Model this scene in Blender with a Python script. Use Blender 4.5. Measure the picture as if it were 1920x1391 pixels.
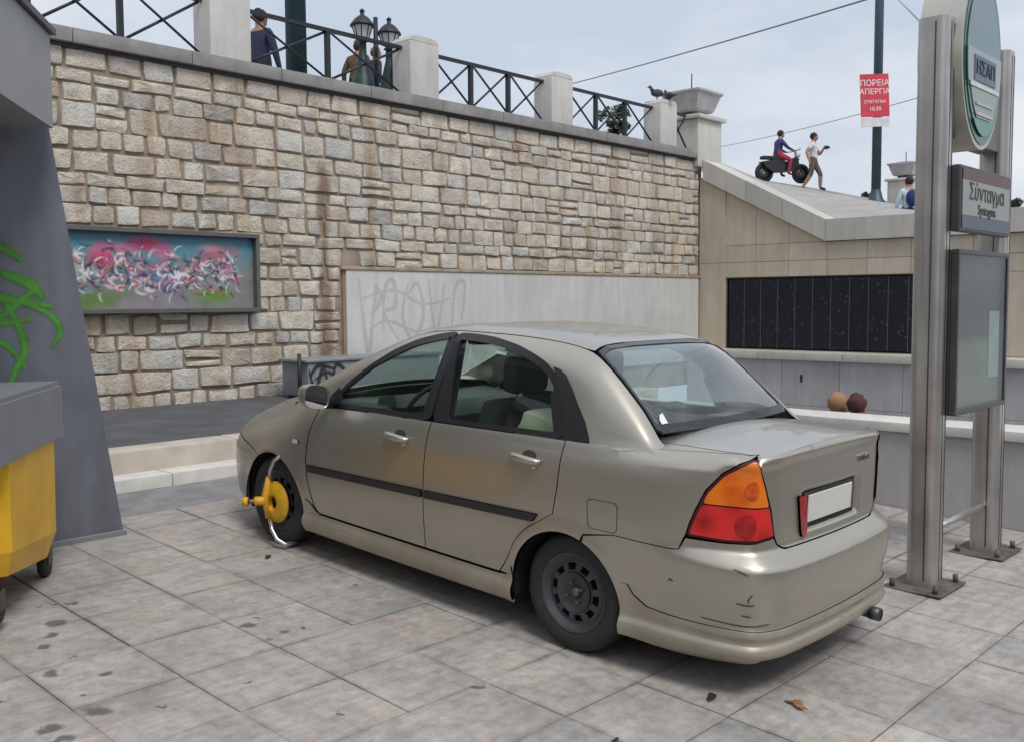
import bpy, bmesh, math, random
import numpy as np
from mathutils import Vector, Matrix
from mathutils.geometry import delaunay_2d_cdt
random.seed(7); np.random.seed(7)
for o in list(bpy.data.objects): bpy.data.objects.remove(o)
scene = bpy.context.scene
COL = scene.collection

# ------------------------------------------------------------------ camera
# world: X runs along the stone wall (right and away), Y runs square to it (left and away)
F_PX, YAW, PITCH, ROLL, CAM_H = 1870.0, math.radians(42.77), math.radians(-4.0), math.radians(-0.34), 1.72
def cam_axes():
    cy, sy, cp, sp = math.cos(YAW), math.sin(YAW), math.cos(PITCH), math.sin(PITCH)
    F = Vector((cy*cp, sy*cp, sp)); R = Vector((sy, -cy, 0)); U = R.cross(F)
    cr, sr = math.cos(ROLL), math.sin(ROLL)
    return R*cr + U*sr, U*cr - R*sr, F
CR, CU, CF = cam_axes()
cd = bpy.data.cameras.new('camera'); cam = bpy.data.objects.new('camera', cd); COL.objects.link(cam)
cd.sensor_width = 36; cd.lens = 36*F_PX/1920; cd.clip_start = .05; cd.clip_end = 3000
M = Matrix(((CR.x, CU.x, -CF.x, 0), (CR.y, CU.y, -CF.y, 0), (CR.z, CU.z, -CF.z, CAM_H), (0, 0, 0, 1)))
cam.matrix_world = M
scene.camera = cam
scene.render.resolution_x = 1024; scene.render.resolution_y = 741

# ------------------------------------------------------------------ sky, sun, exposure
SUN_EL, SUN_AZ = math.radians(55), math.radians(-108)      # azimuth of the sun from +X, counter-clockwise
world = bpy.data.worlds.new('World'); scene.world = world; world.use_nodes = True
wn = world.node_tree.nodes; wl = world.node_tree.links; wn.clear()
w_out = wn.new('ShaderNodeOutputWorld'); w_bg = wn.new('ShaderNodeBackground'); w_bg.inputs['Strength'].default_value = .1
w_sky = wn.new('ShaderNodeTexSky'); w_sky.sky_type = 'NISHITA'; w_sky.sun_disc = False
w_sky.sun_elevation = SUN_EL; w_sky.sun_rotation = math.pi/2 - SUN_AZ; w_sky.dust_density = 3; w_sky.air_density = 1.3
w_tc = wn.new('ShaderNodeTexCoord'); w_map = wn.new('ShaderNodeMapping'); w_map.inputs['Scale'].default_value = (1, 1, 2.6)
w_n = wn.new('ShaderNodeTexNoise'); w_n.inputs['Scale'].default_value = 2.4; w_n.inputs['Detail'].default_value = 6; w_n.inputs['Roughness'].default_value = .52
w_cr = wn.new('ShaderNodeValToRGB')
w_cr.color_ramp.elements[0].position = .38; w_cr.color_ramp.elements[0].color = (.40, .455, .535, 1)
w_cr.color_ramp.elements[1].position = .62; w_cr.color_ramp.elements[1].color = (.60, .612, .65, 1)
w_mul = wn.new('ShaderNodeVectorMath'); w_mul.operation = 'SCALE'; w_mul.inputs['Scale'].default_value = 10.5
w_mix = wn.new('ShaderNodeMix'); w_mix.data_type = 'RGBA'; w_mix.inputs[0].default_value = .93
wl.new(w_tc.outputs['Generated'], w_map.inputs['Vector']); wl.new(w_map.outputs['Vector'], w_n.inputs['Vector'])
wl.new(w_n.outputs['Fac'], w_cr.inputs['Fac']); wl.new(w_cr.outputs['Color'], w_mul.inputs[0])
wl.new(w_sky.outputs['Color'], w_mix.inputs[6]); wl.new(w_mul.outputs['Vector'], w_mix.inputs[7])
wl.new(w_mix.outputs[2], w_bg.inputs['Color']); wl.new(w_bg.outputs['Background'], w_out.inputs['Surface'])
sd = bpy.data.lights.new('sun', 'SUN'); sd.energy = 1.5; sd.angle = math.radians(20); sd.color = (1, .965, .91)
sun = bpy.data.objects.new('sun', sd); COL.objects.link(sun)
sdir = Vector((math.cos(SUN_EL)*math.cos(SUN_AZ), math.cos(SUN_EL)*math.sin(SUN_AZ), math.sin(SUN_EL)))
sun.rotation_euler = sdir.to_track_quat('Z', 'Y').to_euler(); sun.location = (0, 0, 30)
vs = scene.view_settings; vs.view_transform = 'Standard'; vs.look = 'None'; vs.exposure = 0.46; vs.gamma = 1.0; vs.use_curve_mapping = False

# ------------------------------------------------------------------ helpers
SLOPE, SLOPE_Y0 = .0559, 3.068
def gz(y): return SLOPE*(y - SLOPE_Y0)                     # the paving climbs gently towards the wall
def pix(px, py, axis, val):
    d = CF + CR*((px-960)/F_PX) - CU*((py-695.5)/F_PX); o = Vector((0, 0, CAM_H))
    return o + d*((val-o[axis])/d[axis])
def pixd(px, py, depth):
    return Vector((0, 0, CAM_H)) + (CF + CR*((px-960)/F_PX) - CU*((py-695.5)/F_PX))*depth

def srgb(r, g, b):
    f = lambda c: (c/12.92 if c <= .04045 else ((c+.055)/1.055)**2.4)
    return (f(r/255), f(g/255), f(b/255))
class NT:
    def __init__(s, name):
        s.m = bpy.data.materials.new(name); s.m.use_nodes = True; s.n = s.m.node_tree.nodes; s.l = s.m.node_tree.links; s.n.clear()
        s.out = s.n.new('ShaderNodeOutputMaterial')
    def node(s, t, **k):
        n = s.n.new(t)
        for a, v in k.items(): setattr(n, a, v)
        return n
    def link(s, a, b): s.l.new(a, b)
    def val(s, sock, v):
        if hasattr(v, 'is_output'): s.l.new(v, sock)
        elif isinstance(v, (tuple, list)): sock.default_value = tuple(v) + ((1,) if len(v) == 3 and len(sock.default_value) == 4 else ())
        else: sock.default_value = v
    def noise(s, vec, scale, detail=4, rough=.55, dist=0):
        n = s.node('ShaderNodeTexNoise'); n.inputs['Scale'].default_value = scale; n.inputs['Detail'].default_value = detail
        n.inputs['Roughness'].default_value = rough; n.inputs['Distortion'].default_value = dist
        if vec is not None: s.link(vec, n.inputs['Vector'])
        return n.outputs['Fac']
    def ramp(s, fac, stops):
        n = s.node('ShaderNodeValToRGB'); cr = n.color_ramp
        while len(cr.elements) < len(stops): cr.elements.new(.5)
        for e, (p, c) in zip(cr.elements, stops): e.position = p; e.color = (c, c, c, 1) if isinstance(c, (int, float)) else tuple(c)+(1,)
        s.link(fac, n.inputs['Fac']); return n.outputs['Color']
    def mix(s, fac, a, b, mode='MIX'):
        n = s.node('ShaderNodeMix', data_type='RGBA', blend_type=mode); s.val(n.inputs[0], fac); s.val(n.inputs[6], a); s.val(n.inputs[7], b); return n.outputs[2]
    def math(s, op, a, b=0, c=0):
        n = s.node('ShaderNodeMath', operation=op); s.val(n.inputs[0], a); s.val(n.inputs[1], b); s.val(n.inputs[2], c); return n.outputs[0]
    def mapping(s, vec, scale=(1, 1, 1), loc=(0, 0, 0)):
        n = s.node('ShaderNodeMapping'); n.inputs['Scale'].default_value = scale; n.inputs['Location'].default_value = loc; s.link(vec, n.inputs['Vector']); return n.outputs['Vector']
    def pos(s): return s.node('ShaderNodeNewGeometry').outputs['Position']
    def obj(s): return s.node('ShaderNodeTexCoord').outputs['Object']
    def rnd(s): return s.node('ShaderNodeObjectInfo').outputs['Random']
    def attr(s, name): return s.node('ShaderNodeAttribute', attribute_name=name).outputs['Color']
    def bump(s, h, strength=.3, dist=.01):
        n = s.node('ShaderNodeBump'); n.inputs['Strength'].default_value = strength; n.inputs['Distance'].default_value = dist; s.link(h, n.inputs['Height']); return n.outputs['Normal']
    def bsdf(s, color, rough=.6, metal=0., normal=None, **k):
        b = s.node('ShaderNodeBsdfPrincipled'); s.val(b.inputs['Base Color'], color); s.val(b.inputs['Roughness'], rough); s.val(b.inputs['Metallic'], metal)
        if normal is not None: s.link(normal, b.inputs['Normal'])
        for kk, v in k.items(): s.val(b.inputs[kk.replace('_', ' ')], v)
        s.link(b.outputs[0], s.out.inputs['Surface']); return b
MATS = {}
def simple(name, color, rough=.6, metal=0., var=.12, scale=6, bump=.1, fine=60, **k):
    """one-colour material with uneven tone and a little relief"""
    if name in MATS: return MATS[name]
    t = NT(name); p = t.pos()
    n1 = t.noise(p, scale, 5); n2 = t.noise(p, fine, 3)
    c = t.mix(1, color, t.ramp(n1, [(.3, 1-var), (.7, 1+var)]), 'MULTIPLY')
    r = t.math('MULTIPLY_ADD', n1, .25*rough, rough*.87)
    t.bsdf(c, r, metal, t.bump(n2, bump, .004) if bump else None, **k)
    MATS[name] = t.m; return t.m

def new_obj(name, me, mat=None, parent=None):
    o = bpy.data.objects.new(name, me); COL.objects.link(o)
    if mat is not None and not me.materials: me.materials.append(mat)
    if parent is not None: o.parent = parent
    return o
def tag(o, label=None, cat=None, group=None, kind=None):
    if label: o['label'] = label
    if cat: o['category'] = cat
    if group: o['group'] = group
    if kind: o['kind'] = kind
    return o
def empty(name, loc=(0, 0, 0), rz=0, label=None, cat=None, group=None):
    o = bpy.data.objects.new(name, None); COL.objects.link(o); o.location = loc; o.rotation_euler = (0, 0, rz); o.empty_display_size = .1
    return tag(o, label, cat, group)
class MB:
    """collects shapes, builds one mesh object"""
    def __init__(s): s.v = []; s.f = []; s.c = []; s.cur = (1, 1, 1); s.sm = []
    def add(s, V, F, smooth=False):
        b = len(s.v); s.v += [tuple(map(float, p)) for p in V]; s.f += [tuple(b+i for i in f) for f in F]; s.c += [s.cur]*len(F); s.sm += [smooth]*len(F); return s
    def box(s, x0, x1, y0, y1, z0, z1, bev=0.):
        if bev <= 0:
            V = [(x, y, z) for z in (z0, z1) for y in (y0, y1) for x in (x0, x1)]
            return s.add(V, [(0, 2, 3, 1), (4, 5, 7, 6), (0, 1, 5, 4), (2, 6, 7, 3), (0, 4, 6, 2), (1, 3, 7, 5)])
        b = min(bev, .45*(x1-x0), .45*(y1-y0), .45*(z1-z0))
        bm = bmesh.new(); bmesh.ops.create_cube(bm, size=1)
        for v in bm.verts: v.co = Vector(((x0+x1)/2+v.co.x*(x1-x0), (y0+y1)/2+v.co.y*(y1-y0), (z0+z1)/2+v.co.z*(z1-z0)))
        bmesh.ops.bevel(bm, geom=bm.edges[:], offset=b, segments=2 if b > .008 else 1, affect='EDGES', profile=.6)
        return s.bm(bm)
    def bm(s, bm, mat=None):
        bm.verts.index_update()
        V = [(mat @ v.co if mat else v.co) for v in bm.verts]; s.add(V, [tuple(v.index for v in f.verts) for f in bm.faces]); bm.free(); return s
    def tube(s, pts, r, n=10, cap=True):
        pts = [Vector(p) for p in pts]; rs = r if isinstance(r, (list, tuple)) else [r]*len(pts)
        V = []; F = []; prev = None
        for i, p in enumerate(pts):
            t = (pts[min(i+1, len(pts)-1)]-pts[max(i-1, 0)]).normalized()
            a = prev if prev is not None else (Vector((0, 0, 1)) if abs(t.z) < .9 else Vector((1, 0, 0)))
            u = (a - t*a.dot(t)).normalized(); prev = u; w = t.cross(u)
            for k in range(n):
                q = 2*math.pi*k/n; V.append(p+(u*math.cos(q)+w*math.sin(q))*rs[i])
        for i in range(len(pts)-1):
            for k in range(n): F.append((i*n+k, i*n+(k+1) % n, (i+1)*n+(k+1) % n, (i+1)*n+k))
        s.add(V, F, True)
        if cap:
            b = len(s.v)-len(V); s.f += [tuple(b+k for k in reversed(range(n))), tuple(b+(len(pts)-1)*n+k for k in range(n))]; s.c += [s.cur]*2; s.sm += [False]*2
        return s
    def lathe(s, prof, n=24, o=(0, 0, 0), axis='z', smooth=True):
        V = []; F = []
        for r, h in prof:
            for k in range(n):
                q = 2*math.pi*k/n; a, b = r*math.cos(q), r*math.sin(q)
                V.append((o[0]+a, o[1]+b, o[2]+h) if axis == 'z' else (o[0]+a, o[1]+h, o[2]+b) if axis == 'y' else (o[0]+h, o[1]+a, o[2]+b))
        for i in range(len(prof)-1):
            for k in range(n):
                q = (i*n+k, i*n+(k+1) % n, (i+1)*n+(k+1) % n, (i+1)*n+k); F.append(q if axis != 'y' else q[::-1])
        return s.add(V, F, smooth)
    def prism(s, poly, z0, z1, fn=lambda x, y, z: (x, y, z)):
        n = len(poly); V = [fn(x, y, z0) for x, y in poly]+[fn(x, y, z1) for x, y in poly]
        return s.add(V, [tuple(reversed(range(n))), tuple(range(n, 2*n))]+[(i, (i+1) % n, n+(i+1) % n, n+i) for i in range(n)])
    def blob(s, c, r, n=12, m=8, jit=0.):
        prof = [(max(1e-4, math.sin(math.pi*i/m)), -math.cos(math.pi*i/m)) for i in range(m+1)]
        V = []; F = []
        for a, h in prof:
            for k in range(n):
                q = 2*math.pi*k/n; j = 1+random.uniform(-jit, jit); V.append((c[0]+r[0]*a*math.cos(q)*j, c[1]+r[1]*a*math.sin(q)*j, c[2]+r[2]*h*j))
        for i in range(m):
            for k in range(n): F.append((i*n+k, i*n+(k+1) % n, (i+1)*n+(k+1) % n, (i+1)*n+k))
        return s.add(V, F, True)
    def mesh(s, name, colors=False):
        me = bpy.data.meshes.new(name); me.from_pydata(s.v, [], s.f); me.validate(); me.update()
        if len(me.polygons) == len(s.sm): me.polygons.foreach_set('use_smooth', s.sm)
        if colors:
            ca = me.color_attributes.new('tint', 'FLOAT_COLOR', 'CORNER'); arr = []
            for p, c in zip(me.polygons, s.c): arr += (list(c)+[1])*p.loop_total
            ca.data.foreach_set('color', arr)
        return me
    def build(s, name, mat, parent=None, colors=False, auto=False):
        me = s.mesh(name, colors)
        if auto:
            me.polygons.foreach_set('use_smooth', [True]*len(me.polygons)); me.set_sharp_from_angle(angle=math.radians(35))
        return new_obj(name, me, mat, parent)
def spray(name, strokes, w, h, fn, col, parent, nu=150, nv=120, cover=.9, seed=3, fuzz=1.0):
    """soft aerosol paint: a thin film whose cover follows the strokes (u,v in 0..1, radius)"""
    u, v = np.meshgrid(np.linspace(0, 1, nu), np.linspace(0, 1, nv)); a = np.zeros_like(u); rs_ = np.random.RandomState(seed); asp = h/w
    for pts, r in strokes:
        P = np.array(pts, float)
        for i in range(len(P)-1):
            n = 26
            for k in range(n):
                t_ = k/n; p0, p1, p2, p3 = P[max(i-1, 0)], P[i], P[i+1], P[min(i+2, len(P)-1)]
                q = .5*((2*p1)+(p2-p0)*t_+(2*p0-5*p1+4*p2-p3)*t_**2+(3*p1-p0-3*p2+p3)*t_**3); rr = r*rs_.uniform(.92, 1.08)*(.55+.75*math.sin(math.pi*min(1, (i+t_+.15)/(len(P)-.7))))
                d = np.hypot(u-q[0], (v-q[1])*asp)/rr; a = np.maximum(a, np.clip(1.45-d, 0, 1)**(1.2*fuzz)*rs_.uniform(.9, 1))
    a = np.clip(a*(1-.10*rs_.rand(*a.shape)), 0, 1)*cover; keep = a > .015
    me = bpy.data.meshes.new(name); F = []
    for j in range(nv-1):
        for i in range(nu-1):
            if keep[j:j+2, i:i+2].any(): F.append((j*nu+i, j*nu+i+1, (j+1)*nu+i+1, (j+1)*nu+i))
    used = sorted({q for f in F for q in f}); ix = {q: k for k, q in enumerate(used)}
    me.from_pydata([fn(float(u.ravel()[q]), float(v.ravel()[q])) for q in used], [], [tuple(ix[q] for q in f) for f in F])
    at = me.attributes.new('cover', 'FLOAT', 'POINT'); at.data.foreach_set('value', a.ravel()[used].astype(np.float32))
    t = NT(name+'_paint'); b = t.bsdf(t.mix(1, col, t.ramp(t.noise(t.pos(), 12, 4), [(.3, .75), (.7, 1.2)]), 'MULTIPLY'), .6); tr = t.node('ShaderNodeBsdfTransparent'); mx = t.node('ShaderNodeMixShader')
    t.link(t.node('ShaderNodeAttribute', attribute_name='cover').outputs['Fac'], mx.inputs[0]); t.link(tr.outputs[0], mx.inputs[1]); t.link(b.outputs[0], mx.inputs[2]); t.link(mx.outputs[0], t.out.inputs['Surface'])
    return new_obj(name, me, t.m, parent)
def copy_tree(o, parent=None):
    c = o.copy(); COL.objects.link(c)
    if parent is not None: c.parent = parent
    for ch in o.children: copy_tree(ch, c)
    return c
def text_mesh(txt, size, name='lettering', extrude=.002):
    cu = bpy.data.curves.new(name, 'FONT'); cu.body = txt; cu.size = size; cu.align_x = 'CENTER'; cu.align_y = 'CENTER'; cu.extrude = extrude; cu.resolution_u = 3
    o = bpy.data.objects.new(name, cu); COL.objects.link(o)
    dg = bpy.context.evaluated_depsgraph_get(); me = bpy.data.meshes.new_from_object(o.evaluated_get(dg)); bpy.data.objects.remove(o); return me
# ================================================================== SETTING: paving
def pixg(px, py):
    d = CF + CR*((px-960)/F_PX) - CU*((py-695.5)/F_PX); o = Vector((0, 0, CAM_H))
    t = (-SLOPE*SLOPE_Y0-CAM_H)/(d.z-SLOPE*d.y); return o+d*t
def paving_mat():
    t = NT('paving_stone'); p = t.pos(); r = t.rnd()
    n1 = t.noise(p, 2.1, 5, .6, .3); n2 = t.noise(p, 14, 6, .65); n3 = t.noise(p, 160, 3, .6)
    base = t.ramp(r, [(0, (.345, .32, .30)), (.22, (.41, .378, .35)), (.4, (.345, .328, .316)), (.55, (.43, .405, .376)), (.7, (.30, .302, .30)), (.85, (.395, .366, .345)), (1, (.46, .43, .39))])
    base = t.mix(.35, base, (.40, .365, .335))
    c = t.mix(1, base, t.ramp(n1, [(.25, .76), (.75, 1.2)]), 'MULTIPLY')
    c = t.mix(.85, c, t.ramp(n2, [(.3, .70), (.52, 1.0), (.75, 1.22)]), 'MULTIPLY')
    c = t.mix(.8, c, t.ramp(t.noise(p, 4.3, 4, .6, .6), [(.3, (.92, .97, .97)), (.5, (1, 1, 1)), (.7, (1.07, 1.0, .95))]), 'MULTIPLY')
    c = t.mix(t.ramp(t.noise(p, 3.1, 5, .7, 1.), [(.55, 0.), (.72, .45)]), c, (.20, .195, .185))
    streak = t.noise(t.mapping(p, (3, 26, 3)), 1, 4, .6)
    c = t.mix(.45, c, t.ramp(streak, [(.35, .78), (.65, 1.12)]), 'MULTIPLY')
    c = t.mix(.5, c, t.ramp(n3, [(.35, .75), (.6, 1.1)]), 'MULTIPLY')
    gen = t.node('ShaderNodeSeparateXYZ'); t.link(t.node('ShaderNodeTexCoord').outputs['Generated'], gen.inputs[0])
    eu = t.math('MINIMUM', gen.outputs[0], t.math('SUBTRACT', 1, gen.outputs[0])); ev = t.math('MINIMUM', gen.outputs[1], t.math('SUBTRACT', 1, gen.outputs[1]))
    ed = t.math('ADD', t.math('MINIMUM', eu, ev), t.math('MULTIPLY', t.math('SUBTRACT', t.noise(p, 22, 4, .65), .5), .09))
    c = t.mix(t.math('MULTIPLY', t.ramp(ed, [(.0, .55), (.025, .22), (.07, 0.)]), t.ramp(t.noise(p, 3.3, 3), [(.40, .15), (.62, 1.)])), c, (.13, .118, .105))          # grime worked into the slab edges
    gr = t.noise(p, 420, 2, .7); c = t.mix(.55, c, t.ramp(gr, [(.32, .62), (.55, 1.05), (.72, 1.2)]), 'MULTIPLY')
    # oil and drip stains, each at its own place
    wob = t.node('ShaderNodeTexNoise'); wob.inputs['Scale'].default_value = 16; wob.inputs['Detail'].default_value = 4; t.link(p, wob.inputs['Vector'])
    off = t.node('ShaderNodeVectorMath', operation='MULTIPLY_ADD'); t.link(wob.outputs['Color'], off.inputs[0]); off.inputs[1].default_value = (.12, .12, 0); t.link(p, off.inputs[2])
    acc = None
    for x, y, rad in SPOTS:
        g = pixg(x, y); dn = t.node('ShaderNodeVectorMath', operation='DISTANCE'); t.link(off.outputs[0], dn.inputs[0]); dn.inputs[1].default_value = (g.x+.06, g.y+.06, g.z)
        mr = t.node('ShaderNodeMapRange', interpolation_type='SMOOTHSTEP'); t.link(dn.outputs['Value'], mr.inputs['Value'])
        mr.inputs['From Min'].default_value = rad*1.15; mr.inputs['From Max'].default_value = rad*.45
        acc = mr.outputs[0] if acc is None else t.math('MAXIMUM', acc, mr.outputs[0])
    blot = t.noise(p, 7.5, 3, .5); bl = t.ramp(blot, [(.74, 0.), (.80, .35)])
    acc = t.math('MAXIMUM', acc, bl)
    c = t.mix(t.math('MULTIPLY', acc, .8), c, (.075, .066, .062))
    t.bsdf(c, t.ramp(n2, [(.3, .5), (.7, .72)]), 0, t.bump(t.math('ADD', n2, t.math('MULTIPLY', n3, .5)), .35, .006), Specular_IOR_Level=.35)
    return t.m
SPOTS = [(107, 1166, .06), (183, 1334, .065), (100, 1190, .038), (86, 1212, .028), (140, 1229, .018), (95, 1263, .036), (197, 1262, .03), (155, 1305, .02),
         (465, 1170, .045), (484, 1157, .02), (530, 1184, .034), (505, 1198, .02), (566, 1176, .024), (305, 1323, .018), (95, 1366, .055), (72, 1136, .02), (102, 1133, .02), (136, 1130, .024),
         (636, 1337, .018), (900, 1287, .03), (465, 1279, .018), (1155, 1390, .02), (668, 1095, .028), (1640, 1000, .04), (120, 1385, .05), (3, 1315, .03)]
M_PAVE = paving_mat()
M_JOINT = simple('joint_dirt', (.105, .095, .083), .95, var=.3, scale=9)
xl, xr, yf = -60, 8.12, 6.8
pavement = MB().add([(xl, -60, gz(-60)-.007), (xr, -60, gz(-60)-.007), (xr, yf, gz(yf)-.007), (xl, yf, gz(yf)-.007)], [(0, 1, 2, 3)]).build('pavement', M_JOINT)
tag(pavement, kind='structure')
YL = [.17, .65, 1.13, 1.62, 2.145, 2.62, 3.10, 3.575, 4.05, 4.53, 5.03, 5.49, 5.97, 6.42, 6.79]
XL = [.72, 1.21, 1.70, 2.19, 2.70, 3.15, 3.66, 4.15, 4.645, 5.14, 5.63, 6.125, 6.62, 7.115, 7.61, 8.11]
slab_cache = {}
def slab_mesh(w, d):
    k = (round(w, 3), round(d, 3))
    if k not in slab_cache:
        slab_cache[k] = MB().box(-w/2, w/2, -d/2, d/2, -.03, 0, .0022).mesh('paving_slab')
    return slab_cache[k]
for j in range(len(YL)-1):
    i = 0
    while i < len(XL)-1:
        n = 2 if (i < len(XL)-2 and random.random() < .07) else 1
        x0, x1, y0, y1 = XL[i], XL[i+n], YL[j], YL[j+1]; gap = random.choice((.002, .003, .005))
        o = new_obj('paving_slab', slab_mesh(x1-x0-2*gap, y1-y0-2*gap), M_PAVE, pavement)
        yc = (y0+y1)/2; o.location = ((x0+x1)/2+random.uniform(-.002, .002), yc, gz(yc)+random.uniform(-.0015, .0015))
        o.rotation_euler = (math.atan(SLOPE)+random.uniform(-.002, .002), random.uniform(-.002, .002), random.uniform(-.002, .002)); i += n

# ================================================================== grey road strip, two marble steps, raised asphalt
M_STRIP = simple('grey_road_strip', (.20, .20, .205), .8, var=.25, scale=5, bump=.4)
M_MARB = simple('white_marble', (.62, .60, .56), .5, var=.1, scale=7, bump=.1)
M_CREAM = simple('cream_stone', (.48, .43, .37), .7, var=.16, scale=4, bump=.25)
M_ASPH = simple('asphalt', (.085, .088, .096), .85, var=.25, scale=3, bump=.6, fine=120)
z0, z1 = gz(6.8), gz(7.55)
strip = MB().add([(-60, 6.8, z0-.02), (11.4, 6.8, z0-.02), (11.4, 7.56, z1-.02), (-60, 7.56, z1-.02)], [(0, 1, 2, 3)]).build('road', M_STRIP); tag(strip, kind='structure')
def blocks_row(name, x0, x1, step, y0, y1, za, zb, mat, parent, bev=.012, jit=.12, gap=.003):
    x = x0
    while x < x1-.05:
        w = step*random.uniform(1-jit, 1+jit); w = min(w, x1-x)
        MB().box(x+gap, x+w-gap, y0, y1, za+random.uniform(-.004, .0), zb+random.uniform(-.003, .003), bev).build(name, mat, parent, auto=True); x += w
kerb = MB().box(1, 11.4, 7.62, 8.1, .05, .33, 0).build('kerb', M_JOINT); tag(kerb, kind='structure')
blocks_row('kerb_stone', 1.4, 11.4, 1.3, 7.55, 7.83, .10, .335, M_MARB, kerb)
blocks_row('kerb_block', 1.4, 11.4, 1.15, 7.80, 8.12, .15, .52, M_CREAM, kerb, .02)
plat = MB().add([(-60, 8.1, .505), (11.4, 8.1, .505), (11.4, 11.3, .50), (-60, 11.3, .50), (11.4, 8.1, -2.6), (11.4, 11.3, -2.6)], [(0, 1, 2, 3), (1, 4, 5, 2)]).build('raised_road', M_ASPH); tag(plat, kind='structure')

# ================================================================== STONE WALL
YW, ZB, ZT = 11.2, .5, 4.57
def stone_mat():
    t = NT('wall_limestone'); p = t.pos(); tint = t.attr('tint')
    n1 = t.noise(p, 5, 6, .6, .4); n2 = t.noise(p, 28, 5, .65); n3 = t.noise(p, 90, 3)
    c = t.mix(1, tint, t.ramp(n1, [(.25, .80), (.75, 1.15)]), 'MULTIPLY')
    c = t.mix(.8, c, t.ramp(n2, [(.28, .66), (.5, 1.0), (.8, 1.14)]), 'MULTIPLY')
    c = t.mix(.7, c, t.ramp(t.noise(p, 9, 4, .6, .8), [(.3, (.93, .99, 1.0)), (.5, (1, 1, 1)), (.68, (1.06, .98, .90))]), 'MULTIPLY')
    st = t.noise(t.mapping(p, (2.2, 1, .22)), 1.4, 4, .55, .2)                          # rain and rust streaks
    c = t.mix(t.ramp(st, [(.50, 0.), (.70, .72)]), c, t.mix(1, c, (.66, .50, .36), 'MULTIPLY'))
    sx = t.node('ShaderNodeSeparateXYZ'); t.link(p, sx.inputs[0])
    xd = t.math('ABSOLUTE', t.math('SUBTRACT', sx.outputs[0], 8.33)); wob = t.math('MULTIPLY', t.math('SUBTRACT', t.noise(p, 3, 3), .5), .25)
    mk = t.node('ShaderNodeMapRange', interpolation_type='SMOOTHSTEP'); t.link(t.math('ADD', xd, wob), mk.inputs[0]); mk.inputs[1].default_value = .16; mk.inputs[2].default_value = .02
    zk = t.node('ShaderNodeMapRange', interpolation_type='SMOOTHSTEP'); t.link(sx.outputs[2], zk.inputs[0]); zk.inputs[1].default_value = 3.75; zk.inputs[2].default_value = 3.45
    c = t.mix(t.math('MULTIPLY', t.math('MULTIPLY', mk.outputs[0], zk.outputs[0]), .75), c, (.20, .115, .055))
    c = t.mix(t.ramp(n3, [(.62, 0.), (.74, .35)]), c, (.16, .14, .11))
    t.bsdf(c, .8, 0, t.bump(t.math('ADD', t.math('ADD', n1, n2), t.math('MULTIPLY', n3, .5)), .85, .03), Specular_IOR_Level=.25)
    return t.m
M_STONE = stone_mat()
M_MORTAR = simple('wall_mortar', (.28, .225, .17), .95, var=.35, scale=3, bump=.5)
M_COPE = simple('coping_stone', (.26, .255, .25), .8, var=.22, scale=4, bump=.35)
wall = MB().box(-8, 17.9, YW+.02, YW+.6, ZB-.5, ZT+.01).build('stone_wall', M_MORTAR)
tag(wall, 'high coursed limestone retaining wall with brown mortar joints behind the car', 'wall')
PAL = [((0.671, 0.605, 0.51), 6), ((0.696, 0.639, 0.554), 6), ((0.628, 0.577, 0.502), 4), ((0.602, 0.589, 0.555), 3), ((0.679, 0.656, 0.605), 3), ((0.602, 0.537, 0.457), 2.5), ((0.556, 0.482, 0.411), 0.8), ((0.616, 0.551, 0.504), 1.4), ((0.535, 0.526, 0.507), 1.6), ((0.518, 0.414, 0.339), 0.25)]
def pick_tint():
    c = random.choices([p for p, _ in PAL], [w for _, w in PAL])[0]; k = random.uniform(.92, 1.08); return tuple(a*k for a in c)
def stone(x0, x1, za, zb, mb):
    """rough-faced squared block with rounded, uneven outline and a bulging face"""
    w, h = x1-x0, zb-za; cx, cz = (x0+x1)/2, (za+zb)/2; m = min(w, h)
    k = random.uniform(.05, .17)*m; tilt = random.uniform(-.012, .012)
    cor = [(sx*(w/2+random.uniform(-.028, .004)), sz*(h/2+random.uniform(-.024, .004))) for sx, sz in ((-1, -1), (1, -1), (1, 1), (-1, 1))]
    P = []
    for i in range(4):
        a, b, c = Vector(cor[i-1]), Vector(cor[i]), Vector(cor[(i+1) % 4]); kk = k*random.uniform(.6, 1.3)
        p = b+(a-b).normalized()*kk; q = b+(c-b).normalized()*kk
        P += [p, (p+q)/2*.38+b*.62, q]
        P.append((q + (c+(b-c).normalized()*k))/2 + Vector((random.uniform(-.008, .008), random.uniform(-.008, .008))))
    n = len(P); dep = random.uniform(-.006, .014)
    V = [(cx+p.x, YW+.07, cz+p.y) for p in P]
    V += [(cx+p.x, YW+.012-dep, cz+p.y+tilt*p.x) for p in P]
    V += [(cx+p.x*(1-.010/max(w, .1)*1.4), YW-.004-dep+random.uniform(-.004, .004), cz+p.y*(1-.010/max(h, .1)*1.2)+tilt*p.x) for p in P]
    V += [(cx+p.x*.55, YW-.009-dep+random.uniform(-.005, .004), cz+p.y*.5) for p in P[::2]]
    V.append((cx+random.uniform(-.1, .1)*w, YW-.011-dep, cz+random.uniform(-.1, .1)*h))
    F = []
    for a in (0, n):
        F += [(a+(i+1) % n, a+i, a+n+i, a+n+(i+1) % n) for i in range(n)]
    b = 2*n; c = 3*n; m2 = n//2
    for i in range(m2):
        F.append((b+(2*i+1) % n, b+2*i, c+i)); F.append((b+(2*i+1) % n, c+i, c+(i+1) % m2)); F.append((b+(2*i+2) % n, b+(2*i+1) % n, c+(i+1) % m2))
        F.append((c+(i+1) % m2, c+i, c+m2))
    mb.cur = pick_tint(); mb.add(V, F, True)
courses = []; z = ZT-.01
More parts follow.
